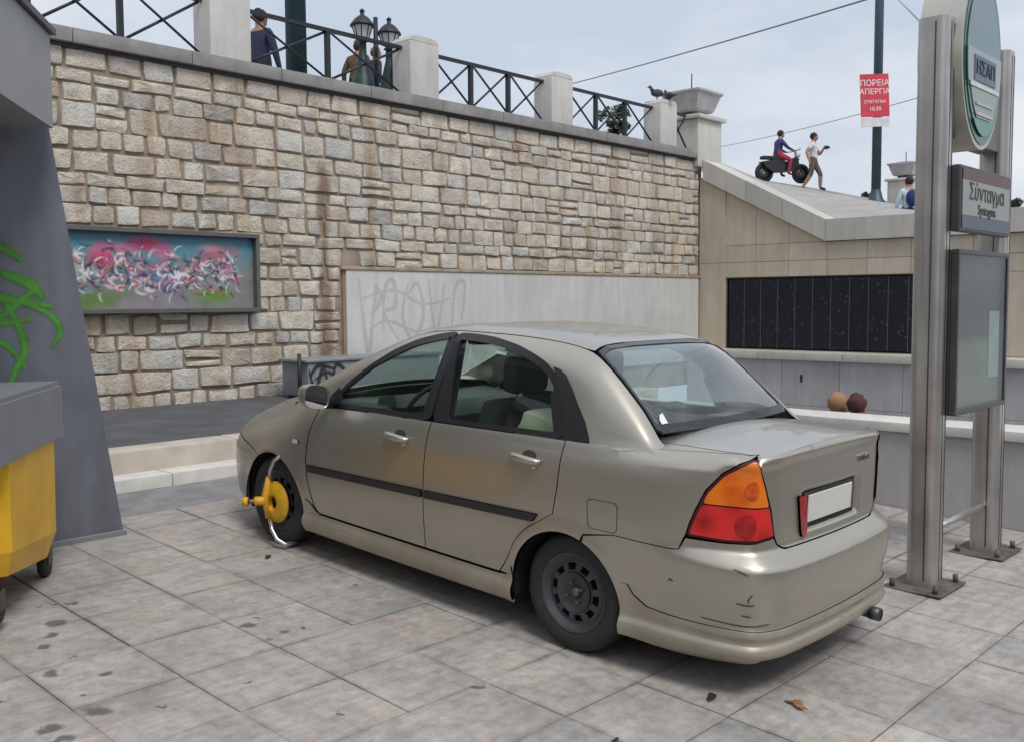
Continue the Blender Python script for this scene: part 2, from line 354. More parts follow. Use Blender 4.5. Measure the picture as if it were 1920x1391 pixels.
hs = [.245, .15, .20, .29, .225, .25, .16, .205, .225, .165, .24, .185, .225, .20, .25, .185, .245, .25, .26, .2]
for h in hs:
    if z-h < ZB+.0: courses.append((ZB-.03, z)); break
    courses.append((z-h, z)); z -= h
stones = []
for ci, (za, zb) in enumerate(courses):
    x = .2+random.uniform(0, .4); h = zb-za
    while x < 17.75:
        w = (random.uniform(.38, .62) if ci == 0 else h*random.uniform(1.05, 2.3) if h > .18 else h*random.uniform(1.6, 3.6)); w = max(.2, min(w, .78))
        if x+w > 17.78: w = 17.78-x
        if w < .12: break
        a, b = za+.007+random.uniform(-.014, .010), zb-.007+random.uniform(-.010, .016)
        bx0, bx1 = x+.007, x+w-.007
        hid = (bx0 > 8.66 and b < 2.28) or (bx0 > 4.45 and bx1 < 7.2 and a > 1.62 and b < 2.58)
        if not hid:
            if bx0 < 8.66 < bx1 and a < 2.2: bx1 = 8.60
            if b > 2.2 > a and bx0 > 8.6: a = max(a, 2.215)
            if bx1-bx0 > .09 and b-a > .05:
                if h > .24 and w < .6 and random.random() < .13:
                    m = (a+b)/2+random.uniform(-.03, .03); stones += [(bx0, bx1, a, m-.01), (bx0, bx1, m+.01, b)]
                else: stones.append((bx0, bx1, a, b))
        x += w
def seen_area(s):
    if s[1] < 4.6: return 0
    d = ((s[0]+s[1])/2*CF.x+YW*CF.y); return (s[1]-s[0])*(s[3]-s[2])/d**2.6
stones.sort(key=seen_area, reverse=True)
for s in stones[:300]:
    mb = MB(); stone(*s, mb); mb.build('stone', M_STONE, wall, True, auto=True)
mb = MB()
for s in stones[300:]: stone(*s, mb)
tag(mb.build('far_stones', M_STONE, wall, True, auto=True), kind='stuff')
x = -8.
while x < 17.9:
    w = min(random.uniform(1.15, 1.5), 17.95-x); MB().box(x+.004, x+w-.004, YW-.10, YW+.42, ZT+.01, ZT+.175+random.uniform(-.006, .004), .014).build('coping_slab', M_COPE, wall, auto=True); x += w
MB().box(-8, 17.85, YW-.035, YW+.04, ZT-.035, ZT+.008).build('coping_shade_strip', simple('coping_shade', (.06, .055, .05), .9), wall)  # dark strip painting in the shadow under the coping

# white marble facing low on the wall
def marble_mat(name, col, vein):
    t = NT(name); p = t.pos(); r = t.rnd()
    n1 = t.noise(p, 1.6, 6, .6, 1.2); n2 = t.noise(t.mapping(p, (7, 7, .7)), 1.2, 4, .55); n3 = t.noise(p, 40, 4)
    c = t.mix(t.ramp(n1, [(.35, 0.), (.72, .55)]), col, vein)
    c = t.mix(.5, c, t.ramp(n2, [(.3, .82), (.6, 1.05)]), 'MULTIPLY')
    c = t.mix(.6, c, t.ramp(t.noise(p, .9, 5, .6, .5), [(.3, .84), (.7, 1.08)]), 'MULTIPLY')
    c = t.mix(.3, c, t.ramp(n3, [(.3, .8), (.7, 1.1)]), 'MULTIPLY')
    c = t.mix(1, c, t.ramp(r, [(0, .92), (1, 1.06)]), 'MULTIPLY')
    t.bsdf(c, .5, 0, t.bump(n3, .12, .004)); return t.m
M_FACING = marble_mat('white_marble_facing', (.60, .60, .575), (.50, .505, .50))
facing = MB().box(8.64, 17.79, YW-.008, YW+.05, ZB-.02, 2.165).build('marble_facing', simple('facing_backing', (.30, .22, .15), .9))
tag(facing, 'low white marble facing with faint grey graffiti on the stone wall', 'wall panel')
xs = [8.68, 10.35, 11.9, 12.85, 14.5, 16.1, 17.74]
for a, b in zip(xs, xs[1:]): MB().box(a+.0012, b-.0012, YW-.036, YW-.009, ZB-.02, 2.165, .0015).build('marble_slab', M_FACING, facing)
MB().box(8.60, 17.79, YW-.055, YW-.01, 2.167, 2.215, .006).build('top_trim', simple('trim_brown', (.36, .29, .22), .85, var=.3, scale=5), facing)
def ribbon(mb, pts, width, fn, taper=True):
    P = [Vector(p) for p in pts]; fine = []
    for i in range(len(P)-1):
        p0, p1, p2, p3 = P[max(i-1, 0)], P[i], P[i+1], P[min(i+2, len(P)-1)]
        for k in range(6):
            u = k/6; fine.append(.5*((2*p1)+(p2-p0)*u+(2*p0-5*p1+4*p2-p3)*u*u+(3*p1-p0-3*p2+p3)*u**3))
    fine.append(P[-1]); V = []; n = len(fine)
    for i, p in enumerate(fine):
        t = (fine[min(i+1, n-1)]-fine[max(i-1, 0)]).normalized(); w = width*(.5 if not taper else .5*(.45+.55*math.sin(math.pi*(i+.5)/n)))*random.uniform(.9, 1.1)
        V += [fn(p.x-t.y*w, p.y+t.x*w), fn(p.x+t.y*w, p.y-t.x*w)]
    mb.add(V, [(2*i, 2*i+1, 2*i+3, 2*i+2) for i in range(n-1)])
def faded_paint(name, col, cover):
    t = NT(name); p = t.pos(); n = t.noise(p, 22, 4, .6)
    b = t.bsdf(col, .6); tr = t.node('ShaderNodeBsdfTransparent'); mx = t.node('ShaderNodeMixShader')
    t.link(t.ramp(n, [(.3, cover*.55), (.65, cover)]), mx.inputs[0]); t.link(tr.outputs[0], mx.inputs[1]); t.link(b.outputs[0], mx.inputs[2]); t.link(mx.outputs[0], t.out.inputs['Surface']); return t.m
ST = [([(.02, .95), (.07, .1), (.10, .08), (.16, .9)], .012), ([(.20, .25), (.23, .85), (.30, .92), (.31, .6), (.22, .5), (.33, .15)], .011), ([(.42, .9), (.37, .45), (.46, .15), (.55, .5), (.5, .9), (.42, .75)], .012), ([(.60, .95), (.66, .2), (.74, .9)], .011), ([(.80, .2), (.84, .85), (.93, .9), (.90, .4)], .012), ([(.05, .7), (.3, .8), (.55, .62), (.8, .7)], .008), ([(.1, .3), (.25, .4), (.5, .25), (.7, .35)], .008), ([(.12, .5), (.2, .7), (.15, .85)], .014)]
spray('graffiti', ST, 2.3, 1.1, lambda u, v: (8.85+u*2.3, YW-.040, 1.0+v*1.1), (.34, .35, .39), facing, cover=.22, seed=5, fuzz=.8)

# ================================================================== framed graffiti board on the wall
board = empty('notice_board', (5.9, YW-.03, 1.6), 0, 'framed notice board on the stone wall sprayed with pink and blue graffiti', 'notice board')
M_FRAME = simple('board_frame_metal', (.155, .152, .148), .45, .5, var=.12, bump=.05)
fx0, fx1, fz0, fz1 = -1.5, 1.32, 0., .985
for nm, b in (('frame_rail', (fx0, fx1, -.13, .0, fz1-.055, fz1)), ('frame_rail', (fx0, fx1, -.13, .0, fz0, fz0+.055)), ('frame_post', (fx0, fx0+.055, -.127, .0, fz0+.056, fz1-.056)), ('frame_post', (fx1-.055, fx1, -.127, .0, fz0+.056, fz1-.056))):
    MB().box(*b, .006).build(nm, M_FRAME, board, auto=True)
NX, NZ = 320, 112
uu, vv = np.meshgrid(np.linspace(0, 1, NX), np.linspace(0, 1, NZ)); rs = np.random.RandomState(4)
img = np.zeros((NZ, NX, 3)); img[:] = np.array(srgb(128, 128, 126))
def blend(col, m): 
    global img
    img = img*(1-m[..., None])+np.array(col)*m[..., None]
nz = sum(np.sin(uu*rs.uniform(8, 60)+vv*rs.uniform(-30, 30)+rs.uniform(0, 6)) for _ in range(14))/5
blend(srgb(84, 138, 158), np.clip((vv-.52)*3.2+.18*nz, 0, 1)); blend(srgb(62, 96, 120), np.clip((vv-.86)*5, 0, .7))
def soft(cx, cy, rx, ry, col, a=.9, w=.5):
    d = np.hypot((uu-cx)/rx, (vv-cy)/ry)+.22*nz*w; blend(col, a*np.clip(1.35-d*1.1, 0, 1)**.8)
for cx, cy, rx, ry, col, a in [(.28, .66, .07, .17, (196, 62, 106), .9), (.33, .78, .10, .10, (214, 110, 150), .7), (.47, .86, .09, .10, (190, 48, 96), .95), (.55, .76, .05, .12, (202, 84, 140), .8), (.83, .76, .10, .12, (186, 92, 112), .8), (.78, .84, .06, .06, (214, 150, 160), .7), (.24, .12, .10, .14, (92, 130, 52), .9), (.34, .2, .07, .1, (110, 128, 90), .6), (.8, .18, .09, .13, (98, 138, 48), .95), (.70, .2, .06, .1, (120, 142, 100), .6), (.53, .45, .09, .2, (92, 90, 150), .75), (.6, .32, .04, .2, (86, 118, 150), .8), (.47, .3, .05, .12, (150, 140, 150), .7), (.16, .5, .05, .2, (176, 172, 164), .8), (.9, .5, .05, .25, (128, 130, 128), .6)]:
    soft(cx, cy, rx, ry, srgb(*col), a)
for _ in range(420):   # short spray strokes, as on the board
    cx, cy = rs.uniform(.16, .92), np.clip(rs.normal(.48, .15), .15, .88); an = rs.uniform(0, 3.1); L = rs.uniform(.006, .024); W = rs.uniform(.002, .0065)
    dx, dy = (uu-cx), (vv-cy)*.36; a_, b_ = dx*math.cos(an)+dy*math.sin(an), -dx*math.sin(an)+dy*math.cos(an)
    m = np.clip(1.6-np.maximum(np.abs(a_)/L, np.abs(b_+.25*a_*a_/L)/W), 0, 1)
    col = [(228, 222, 222), (228, 222, 222), (60, 58, 70), (78, 74, 130), (206, 90, 130), (98, 160, 170), (66, 54, 62), (212, 176, 186)][rs.randint(8)]; blend(srgb(*col), .8*m)
blend(srgb(150, 140, 150), .5*np.clip((.28-vv)*4, 0, 1)*(np.abs(uu-.5) < .15)); img *= (1+.06*nz[..., None]); img = np.clip(img, .01, .9)
me = bpy.data.meshes.new('print'); x0_, x1_, z0_, z1_ = fx0+.05, fx1-.05, .05, fz1-.05
V = [(x0_+(x1_-x0_)*u, -.035, z0_+(z1_-z0_)*v) for u, v in zip(uu.ravel(), vv.ravel())]
me.from_pydata(V, [], [(j*NX+i, j*NX+i+1, (j+1)*NX+i+1, (j+1)*NX+i) for j in range(NZ-1) for i in range(NX-1)])
ca = me.color_attributes.new('tint', 'FLOAT_COLOR', 'POINT'); ca.data.foreach_set('color', np.concatenate([img.reshape(-1, 3), np.ones((NX*NZ, 1))], 1).ravel())
t = NT('sprayed_print'); t.bsdf(t.attr('tint'), .35, 0, t.bump(t.noise(t.pos(), 60), .1, .003)); new_obj('print', me, t.m, board)

# low grey cabinet against the foot of the wall
cab = empty('street_cabinet', (8.35, 10.6, .5), 0, 'low grey metal cabinet with a black tagged end at the foot of the wall', 'cabinet')
M_CAB = simple('cabinet_grey', (.235, .25, .275), .55, .1, var=.12, bump=.08)
MB().box(-.95, 1.3, -.28, .28, .04, .46, .015).build('body', M_CAB, cab, auto=True)
MB().box(-.99, 1.34, -.31, .31, .462, .50, .008).build('lid', M_CAB, cab, auto=True)
MB().box(-.90, 1.25, -.24, .24, 0, .042).build('plinth', simple('plinth_dark', (.08, .08, .08), .9), cab)
MB().tube([(-1.02, -.2, 0), (-1.02, -.2, .58)], .025, 8).build('corner_post', simple('dark_iron', (.035, .036, .04), .55, .4), cab)
ST = [([(.0, .8), (.1, .2), (.22, .85), (.3, .2)], .02), ([(.1, .5), (.3, .7), (.5, .35)], .018), ([(.35, .1), (.42, .9), (.56, .7), (.38, .45)], .02), ([(.05, .25), (.3, .08), (.6, .2)], .016), ([(.02, .6), (.15, .92), (.4, .8)], .022)]
spray('graffiti', ST, 1.0, .4, lambda u, v: (-.94+u*1.0, -.2815, .05+v*.4), (.025, .026, .033), cab, 90, 40, .95, 8)

# ================================================================== RIGHT-HAND WALL (square to the stone wall), stairwell and ramp
XR = 17.82
M_BEIGE = marble_mat('beige_marble', (.58, .51, .41), (.47, .385, .29))
M_BEIGE2 = marble_mat('pale_coping_marble', (.56, .54, .49), (.47, .455, .42))
M_GREYM = marble_mat('grey_marble', (.47, .46, .465), (.36, .355, .37))
rwall = empty('side_wall', (XR, 7, .5), 0, 'beige marble side wall with sloping pale coping meeting the stone wall', 'wall')
def top_z(y): return 2.80 if y < 8.42 else 2.80+(y-8.42)*(4.22-2.80)/(11.2-8.42)
prof = [(1.5, -.5), (11.2, -.5), (11.2, top_z(11.2)), (8.42, 2.80), (1.5, 2.80)]
mb = MB(); mb.prism(prof, XR+.03, XR+.6, lambda y, z, x: (x-XR, y-7, z-.5)); mb.build('core', simple('wall_core', (.17, .13, .095), .9), rwall)
def clip_poly(poly, a, b, c):        # keep a*y+b*z<=c
    out = []
    for i in range(len(poly)):
        p, q = poly[i], poly[(i+1) % len(poly)]; dp, dq = a*p[0]+b*p[1]-c, a*q[0]+b*q[1]-c
        if dp <= 0: out.append(p)
        if (dp < 0 < dq) or (dq < 0 < dp): u = dp/(dp-dq); out.append((p[0]+(q[0]-p[0])*u, p[1]+(q[1]-p[1])*u))
    return out
def wall_slab(y0, y1, za, zb, mat=M_BEIGE, name='marble_slab', prou=0.):
    g = .004; poly = [(y0+g, za+g), (y1-g, za+g), (y1-g, zb-g), (y0+g, zb-g)]
    k = (4.22-2.80)/(11.2-8.42)
    if y1 > 8.5: poly = clip_poly(poly, -k, 1, 2.80-k*8.42)
    if len(poly) < 3: return
    MB().prism(poly, XR-random.uniform(0, .004)-prou, XR+.029, lambda y, z, x: (x-XR, y-7, z-.5)).build(name, mat, rwall)
for ya, yb in zip([1.5, 2.6, 3.7, 4.75, 5.8, 6.85, 7.65, 8.42, 9.2, 9.9], [2.6, 3.7, 4.75, 5.8, 6.85, 7.65, 8.42, 9.2, 9.9, 10.58]):
    wall_slab(ya, yb, 2.16, 2.46); wall_slab(ya, yb, 2.46, 2.795)
for ya, yb in zip([8.42, 9.2, 9.9], [9.2, 9.9, 10.58]): wall_slab(ya, yb, 2.795, 4.3)
wall_slab(10.58, 11.19, -.3, 2.46, prou=.02); wall_slab(10.58, 11.19, 2.46, 4.3, prou=.02)
for ya, yb in ((1.5, 3.0), (3.0, 4.4), (4.4, 5.75)): wall_slab(ya, yb, .74, 2.16)
# black speckled panels
t = NT('black_terrazzo'); p = t.pos(); vo = t.node('ShaderNodeTexVoronoi'); vo.inputs['Scale'].default_value = 10; t.link(p, vo.inputs['Vector'])
sp = t.ramp(vo.outputs['Distance'], [(.16, 1.), (.30, 0.)]); big = t.noise(p, 1.1, 3)
t.bsdf(t.mix(t.math('MULTIPLY', sp, t.ramp(t.noise(p, 5, 3), [(.42, 0.), (.62, .55)])), t.mix(big, (.006, .008, .013), (.014, .016, .026)), (.10, .11, .14)), .5, Specular_IOR_Level=.3); M_BLACK = t.m
blackp = empty('black_panels', (XR, 8.1, .74), 0, 'row of black speckled panels set in the beige side wall', 'wall panel')
M_STEEL0 = simple('panel_bead', (.30, .30, .32), .4, .6)
ys = np.linspace(5.8, 10.52, 14)
for a, b in zip(ys, ys[1:]): MB().box(.008, .06, a-8.1+.012, b-8.1-.012, .03, 1.38, .004).build('panel', M_BLACK, blackp)
MB().box(.03, .07, 5.77-8.1, 10.55-8.1, .01, 1.40).build('backing', simple('panel_back', (.03, .032, .04), .6), blackp)
for a in ys[1:-1]: MB().box(.012, .029, a-8.1-.006, a-8.1+.006, .03, 1.38).build('bead', simple('bead_dark', (.13, .14, .155), .5, .3), blackp)
# sloping and level coping
def cope(poly, x0, x1, name='coping_slab'):
    MB().prism(poly, x0, x1, lambda y, z, x: (x-XR, y-7, z-.5)).build(name, M_BEIGE2, rwall)
def cz(y): return 2.803 if y < 8.42 else 2.803+(y-8.42)*.51
def slab_cope(y0, y1): cope([(y0+.003, cz(y0)), (y1-.003, cz(y1)), (y1-.003, cz(y1)+.40), (y0+.003, cz(y0)+.40)], XR-.09, XR+.55)
for a, b in ((1.5, 3.2), (3.2, 4.95), (4.95, 6.7), (6.7, 8.42), (8.42, 9.3), (9.3, 10.1), (10.1, 11.08)): slab_cope(a, b)
# lower wall of the stairwell with its ledge
lwall = empty('stairwell_wall', (17.3, 6, -2.6), 0, 'grey marble stairwell wall with a pale ledge below the black panels', 'wall')
MB().box(.03, .5, -5, 5.15, 0, 3.19).build('core', simple('stair_core', (.12, .12, .12), .9), lwall)
for a in np.arange(-5, 5.0, 1.15):
    for za, zb in ((0, 1.3), (1.3, 2.35), (2.35, 3.19)): MB().box(0, .029, a+.003, min(a+1.15, 5.15)-.003, za+.003, zb-.003, .003).build('marble_slab', M_GREYM, lwall)
for a in np.arange(-5, 5.1, 1.7): MB().box(-.12, .53, a+.003, min(a+1.7, 5.15)-.003, 3.192, 3.335, .012).build('ledge_slab', M_BEIGE2, lwall, auto=True)
MB().box(-.0055, -.001, 2.62, 2.67, 2.78, 2.92).build('slot', simple('slot_dark', (.03, .03, .035), .8), lwall)
floor = MB().box(8.5, 17.31, -20, 11.19, -2.75, -2.6).build('stairwell_floor', M_STRIP); tag(floor, kind='structure')
MB().box(8.53, 11.39, 6.82, 7.54, -2.59, gz(6.8)-.04).build('retaining_edge', M_GREYM, floor)
for k in range(9): MB().box(8.53, 13.0, 1.0+k*.32, 7.0, -2.6+k*.155+.001, -2.6+(k+1)*.155, .006).build('step', M_GREYM, floor)
# low parapet round the stairwell
par = empty('parapet', (8.12, 3, -.2), 0, 'low grey marble parapet with pale cap behind the boot and the sign', 'wall')
MB().box(.03, .35, -9, 3.79, -2.4, .83).build('core', simple('parapet_core', (.15, .15, .15), .9), par)
for a in np.arange(-9, 3.7, 1.28):
    MB().box(0, .029, a+.003, min(a+1.28, 3.79)-.003, 0, .833, .004).build('marble_slab', M_GREYM, par); MB().box(.351, .38, a+.003, min(a+1.28, 3.79)-.003, -2.3, .833, .004).build('marble_slab', M_GREYM, par)
    MB().box(-.04, .42, a+.003, min(a+1.28, 3.82)-.003, .836, .915, .01).build('cap_slab', M_MARB, par, auto=True)

# ================================================================== upper terrace and ramp
M_TERR = simple('terrace_paving', (.33, .32, .31), .8, var=.2, scale=2, bump=.3)
terr = MB().box(-60, 17.85, YW+.43, 90, 3.9, 4.52).build('terrace', M_TERR); tag(terr, kind='structure')
CREST = [((2500, 402), 30), ((1920, 397), 30), ((1715, 388), 30), ((1560, 359), 31), ((1430, 338), 31.5), ((1345, 303), 32), ((1250, 300), 33)]
FOOT = [(-6, 3.16), (4.9, 3.16), (6.7, 3.16), (8.42, 3.16), (9.7, 3.80), (10.9, 4.40), (12.0, 4.52)]
NXr, NYr = 20, 48
cp = np.array([list(pixd(p[0], p[1], d)) for p, d in CREST]); fp = np.array([(XR+.54, y, z) for y, z in FOOT])
def ramp_pt(u, v):                      # u: 0 at the coping, 1 at the crest; v along the wall
    q = v*6; a = np.array([np.interp(q, range(7), fp[:, k]) for k in range(3)]); b = np.array([np.interp(q, range(7), cp[:, k]) for k in range(3)])
    return a+(b-a)*u
V = [tuple(ramp_pt(i/NXr, j/NYr)) for j in range(NYr+1) for i in range(NXr+1)]
V2 = [(v[0], v[1], v[2]) for v in V]
F = [(j*(NXr+1)+i, j*(NXr+1)+i+1, (j+1)*(NXr+1)+i+1, (j+1)*(NXr+1)+i) for j in range(NYr) for i in range(NXr)]
ramp = MB().add(V2, F, True).build('ramp', M_TERR); tag(ramp, kind='structure')
# ================================================================== railing on the wall: piers, panels, lamps, pole
M_PIER = marble_mat('pier_marble', (.60, .58, .55), (.50, .485, .46))
M_IRON = simple('railing_paint', (.022, .027, .036), .5, .2, var=.15, bump=.05)
M_GREEN = simple('green_pole_paint', (.03, .07, .085), .45, .1, var=.12, bump=.05)
ZC = ZT+.18
PIERS = [(6.95, 'white marble pier beside the green pole at the left of the railing', .98), (10.2, 'white marble pier to the right of the twin lanterns', .87), (13.38, 'white marble pier in the middle of the right-hand railing', .86), (16.62, 'white marble pier with pigeons on top, beside the corner pedestal', .86)]
for x, lab, h in PIERS:
    pr_ = empty('railing_pier', (x, YW+.16, ZC), 0, lab, 'pier', 'marble piers of the railing')
    MB().box(-.285, .285, -.2, .2, .0, h-.08, .012).build('shaft', M_PIER, pr_, auto=True)
    MB().prism([(-.285, h-.078), (.285, h-.078), (.24, h-.015), (.12, h), (-.12, h), (-.24, h-.015)], -.2, .2, lambda a, z, y: (a, y, z)).build('cap', M_PIER, pr_)
def rail_panel(x0, x1, nbay, label):
    o = empty('railing', (x0, YW+.16, ZC), 0, label, 'railing', 'iron railings between the piers'); L = x1-x0; zt, zb = .70, .03
    MB().box(0, L, -.025, .025, zt-.025, zt+.025).build('top_rail', M_IRON, o)
    for i in range(nbay+1):
        x = L*i/nbay
        if 0 < i < nbay: MB().box(x-.032, x+.032, -.032, .032, 0, zt-.027).build('post', M_IRON, o)
    for i in range(nbay):
        a, b = L*i/nbay+.03, L*(i+1)/nbay-.03
        MB().tube([(a, .012, zb), (b, .012, zt-.03)], .018, 6).build('brace', M_IRON, o); MB().tube([(a, -.026, zt-.03), (b, -.026, zb)], .018, 6).build('brace', M_IRON, o)
rail_panel(3.52, 6.66, 3, 'dark iron railing with crossed braces left of the first marble pier')
rail_panel(7.24, 9.91, 2, 'dark iron railing with crossed braces in front of the twin lanterns')
rail_panel(10.49, 13.09, 3, 'dark iron railing with three crossed bays between two marble piers')
rail_panel(13.67, 16.33, 3, 'dark iron railing with crossed braces ending at the pigeons\' pier')
rail_panel(16.91, 17.55, 1, 'short bent piece of iron railing against the corner pedestal')
pb = pix(556, 126, 1, YW+.75)
pole = empty('utility_pole', (pb.x, pb.y, 4.52), 0, 'thick dark green pole standing behind the railing', 'pole')
MB().tube([(0, 0, 0), (0, 0, 9)], [.15, .13], 16).build('shaft', M_GREEN, pole); MB().lathe([(.0, .0), (.24, 0), (.24, .05), (.19, .12), (.16, .3)], 16).build('base', M_GREEN, pole)
M_LGLASS = simple('lantern_glass', (.62, .63, .64), .25, var=.05, bump=0)
def lantern(px, pyb, pyt, depth, label):
    b = pixd(px, pyb, depth); tp = pixd(px, pyt, depth); h = tp.z-b.z
    o = empty('street_lantern', (b.x, b.y, 4.52), 0, label, 'street lamp', 'twin lanterns behind the railing'); zb = b.z-4.52; k = h/1.16
    MB().lathe([(.0, 0), (.22, 0), (.22, .08), (.17, zb), (.155*1, zb+.03*k), (.13, zb+.12*k), (.085, zb+.34*k), (.06, zb+.45*k), (.055, zb+.62*k), (.09, zb+.64*k), (.06, zb+.67*k)], 12).build('column', simple('lamp_green', (.02, .045, .045), .5, .2), o)
    z = zb+.68*k; w = .165*k
    MB().lathe([(.05*k, z), (.11*k, z+.02*k), (w, z+.20*k), (w-.01, z+.21*k)], 8, smooth=False).build('glass', M_LGLASS, o)
    cage = MB()
    for q in range(8):
        a = 2*math.pi*q/8; cage.tube([(.11*k*math.cos(a), .11*k*math.sin(a), z+.02*k), (w*1.02*math.cos(a), w*1.02*math.sin(a), z+.2*k)], .009, 5)
    cage.build('cage', M_IRON, o)
    MB().lathe([(.01, z+.205*k), (w*1.28, z+.205*k), (w*1.2, z+.235*k), (.12*k, z+.33*k), (.07*k, z+.37*k), (.035*k, z+.385*k), (.035*k, z+.44*k), (.05*k, z+.455*k), (.001, z+.50*k)], 12).build('roof', M_IRON, o)
lantern(681, 152, 21, 15.2, 'taller of the twin lanterns, the left one behind the railing')
lantern(731, 166, 37, 15.2, 'lower lantern of the pair, nearer the marble pier')
sb = pixd(706, 170, 15.4); MB().tube([(sb.x, sb.y, 4.52), (sb.x, sb.y, pixd(706, 36, 15.4).z)], [.05, .035], 8).build('thin_post', M_IRON)
tag(bpy.data.objects['thin_post'], 'thin dark post between the twin lanterns', 'post')

# ================================================================== corner pedestals
def pedestal(loc, s, label):
    o = empty('pedestal', loc, 0, label, 'pedestal', 'stone pedestals with flared tops')
    M = M_BEIGE2; k = s
    MB().box(-.46*k, .46*k, -.46*k, .46*k, 0, .98*k, .02).build('shaft', M, o, auto=True)
    MB().box(-.54*k, .54*k, -.54*k, .54*k, .983*k, 1.07*k, .02).build('cap', M, o, auto=True)
    MB().add([(a*.40*k, b*.40*k, 1.07*k) for a, b in ((-1, -1), (1, -1), (1, 1), (-1, 1))]+[(0, 0, 1.16*k)], [(0, 1, 4), (1, 2, 4), (2, 3, 4), (3, 0, 4)]).build('pitched_cap', M, o)
    V = []; lev = ((1.18, .30), (1.22, .34), (1.52, .44), (1.56, .485), (1.60, .485))
    for z, w in lev: V += [(a*w*k, b*w*k, z*k) for a, b in ((-1, -1), (1, -1), (1, 1), (-1, 1))]
    F = [(3, 2, 1, 0)]+[(i*4+j, i*4+(j+1) % 4, i*4+4+(j+1) % 4, i*4+4+j) for i in range(len(lev)-1) for j in range(4)]
    MB().add(V, F).build('flared_basin', simple('basin_stone', (.42, .41, .41), .8, var=.15), o)
    MB().add([(a*.47*k, b*.47*k, 1.602*k) for a, b in ((-1, -1), (1, -1), (1, 1), (-1, 1))]+[(0, 0, 1.70*k)], [(0, 1, 4), (1, 2, 4), (2, 3, 4), (3, 0, 4)]).build('lid', simple('basin_lid', (.20, .23, .25), .7), o)
    MB().box(-.20*k, .20*k, -.20*k, .20*k, 1.1*k, 1.2*k).build('neck', simple('neck_dark', (.16, .14, .13), .8), o)
    MB().tube([(0, 0, 1.68*k), (0, 0, 2.02*k)], .012, 6).build('spike', M_IRON, o)
    return o
pc = pix(1307, 298, 1, YW+.45); pedestal((18.02, YW+.34, 4.42), .98, 'large pale pedestal with a flared basin at the corner of the walls')
pf = pixd(1697, 388, 29.4); pedestal((pf.x, pf.y, pf.z-.1), .84, 'distant pedestal with a flared basin partly behind the sign post')

# ================================================================== pole with the red placard
rp = pixd(1642, 378, 29); o = empty('lamp_post', (rp.x, rp.y, rp.z-.15), 0, 'slim dark green post carrying a red and white placard', 'pole')
MB().tube([(0, 0, 0), (0, 0, 11)], [.135, .115], 12).build('shaft', M_GREEN, o); MB().lathe([(.30, 0), (.30, .1), (.2, .22), (.13, .5)], 12).build('base', M_GREEN, o)
pl = empty('placard', (0, 0, 0), YAW-math.pi/2+.12, 'red placard with white writing fixed to the green post', 'sign')
c_ = pixd(1640, 181, 28.45); pl.location = c_; pl.rotation_euler = (0, math.radians(-3), YAW-math.pi/2+.12)
MB().box(-.43, .43, -.012, .012, -.58, .62, .004).build('board', simple('placard_red', (.56, .045, .07), .45, var=.12, scale=3, bump=0), pl)
MB().box(-.42, .42, -.008, .016, -.86, -.60, .004).build('white_strip', simple('placard_white', (.62, .62, .64), .5, bump=0), pl)
M_WH = simple('placard_letter', (.80, .74, .76), .5, var=.05, bump=0)
for tx, sz, z in (('ΠΟΡΕΙΑ', .24, .36), ('ΑΠΕΡΓΙΑ', .22, .12), ('ΣΥΝΤΑΓΜΑ', .12, -.16), ('10:30', .16, -.36)):
    o = new_obj('lettering', text_mesh(tx, sz), M_WH, pl); o.location = (0, -.014, z); o.rotation_euler = (math.pi/2, 0, 0)

# ================================================================== overhead wires
def wire(a, b, sag, r, label):
    a, b = Vector(a), Vector(b); pts = [a.lerp(b, i/24)-Vector((0, 0, sag*4*(i/24)*(1-i/24))) for i in range(25)]
    w = MB().tube(pts, r, 5).build('overhead_wire', simple('wire_grey', (.20, .20, .22), .6)); tag(w, label, 'cable', 'overhead wires')
wire(pixd(1040, 166, 34), pixd(1690, -20, 17), .05, .018, 'overhead wire rising to the right above the corner pedestal')
wire(pixd(1340, 278, 44), pixd(1735, 180, 29.4), .1, .013, 'thin overhead wire behind the red placard')
wire(pixd(1676, -8, 18), pixd(1740, 56, 6.6), .0, .006, 'thin wire slanting down to the top of the sign post')

# ================================================================== station sign (totem) on two steel posts
M_INOX = NT('brushed_steel'); t = M_INOX; p = t.pos(); nb = t.noise(t.mapping(p, (60, 60, 1.2)), 1, 4); nd = t.noise(p, 3, 4)
t.bsdf(t.mix(1, (.53, .51, .49), t.ramp(nd, [(.3, .78), (.7, 1.12)]), 'MULTIPLY'), t.ramp(nb, [(.3, .30), (.7, .46)]), .85, t.bump(nb, .05, .002)); M_INOX = t.m
M_STEELD = simple('dark_steel', (.10, .10, .105), .45, .7, var=.15, bump=.04)
M_RUST = simple('rusty_plate', (.135, .115, .10), .7, .35, var=.35, scale=12)
TY = 2.25; tz = gz(TY)
tot = empty('station_sign', (6.75, TY, tz), 0, 'tall steel station sign with an oval green badge on two posts', 'sign')
def rrect(w, d, r, n=5):
    P = []
    for cx, cy, a0 in ((w/2-r, d/2-r, 0), (-w/2+r, d/2-r, 90), (-w/2+r, -d/2+r, 180), (w/2-r, -d/2+r, 270)):
        for k in range(n+1): a = math.radians(a0+90*k/n); P.append((cx+r*math.cos(a), cy+r*math.sin(a)))
    return P
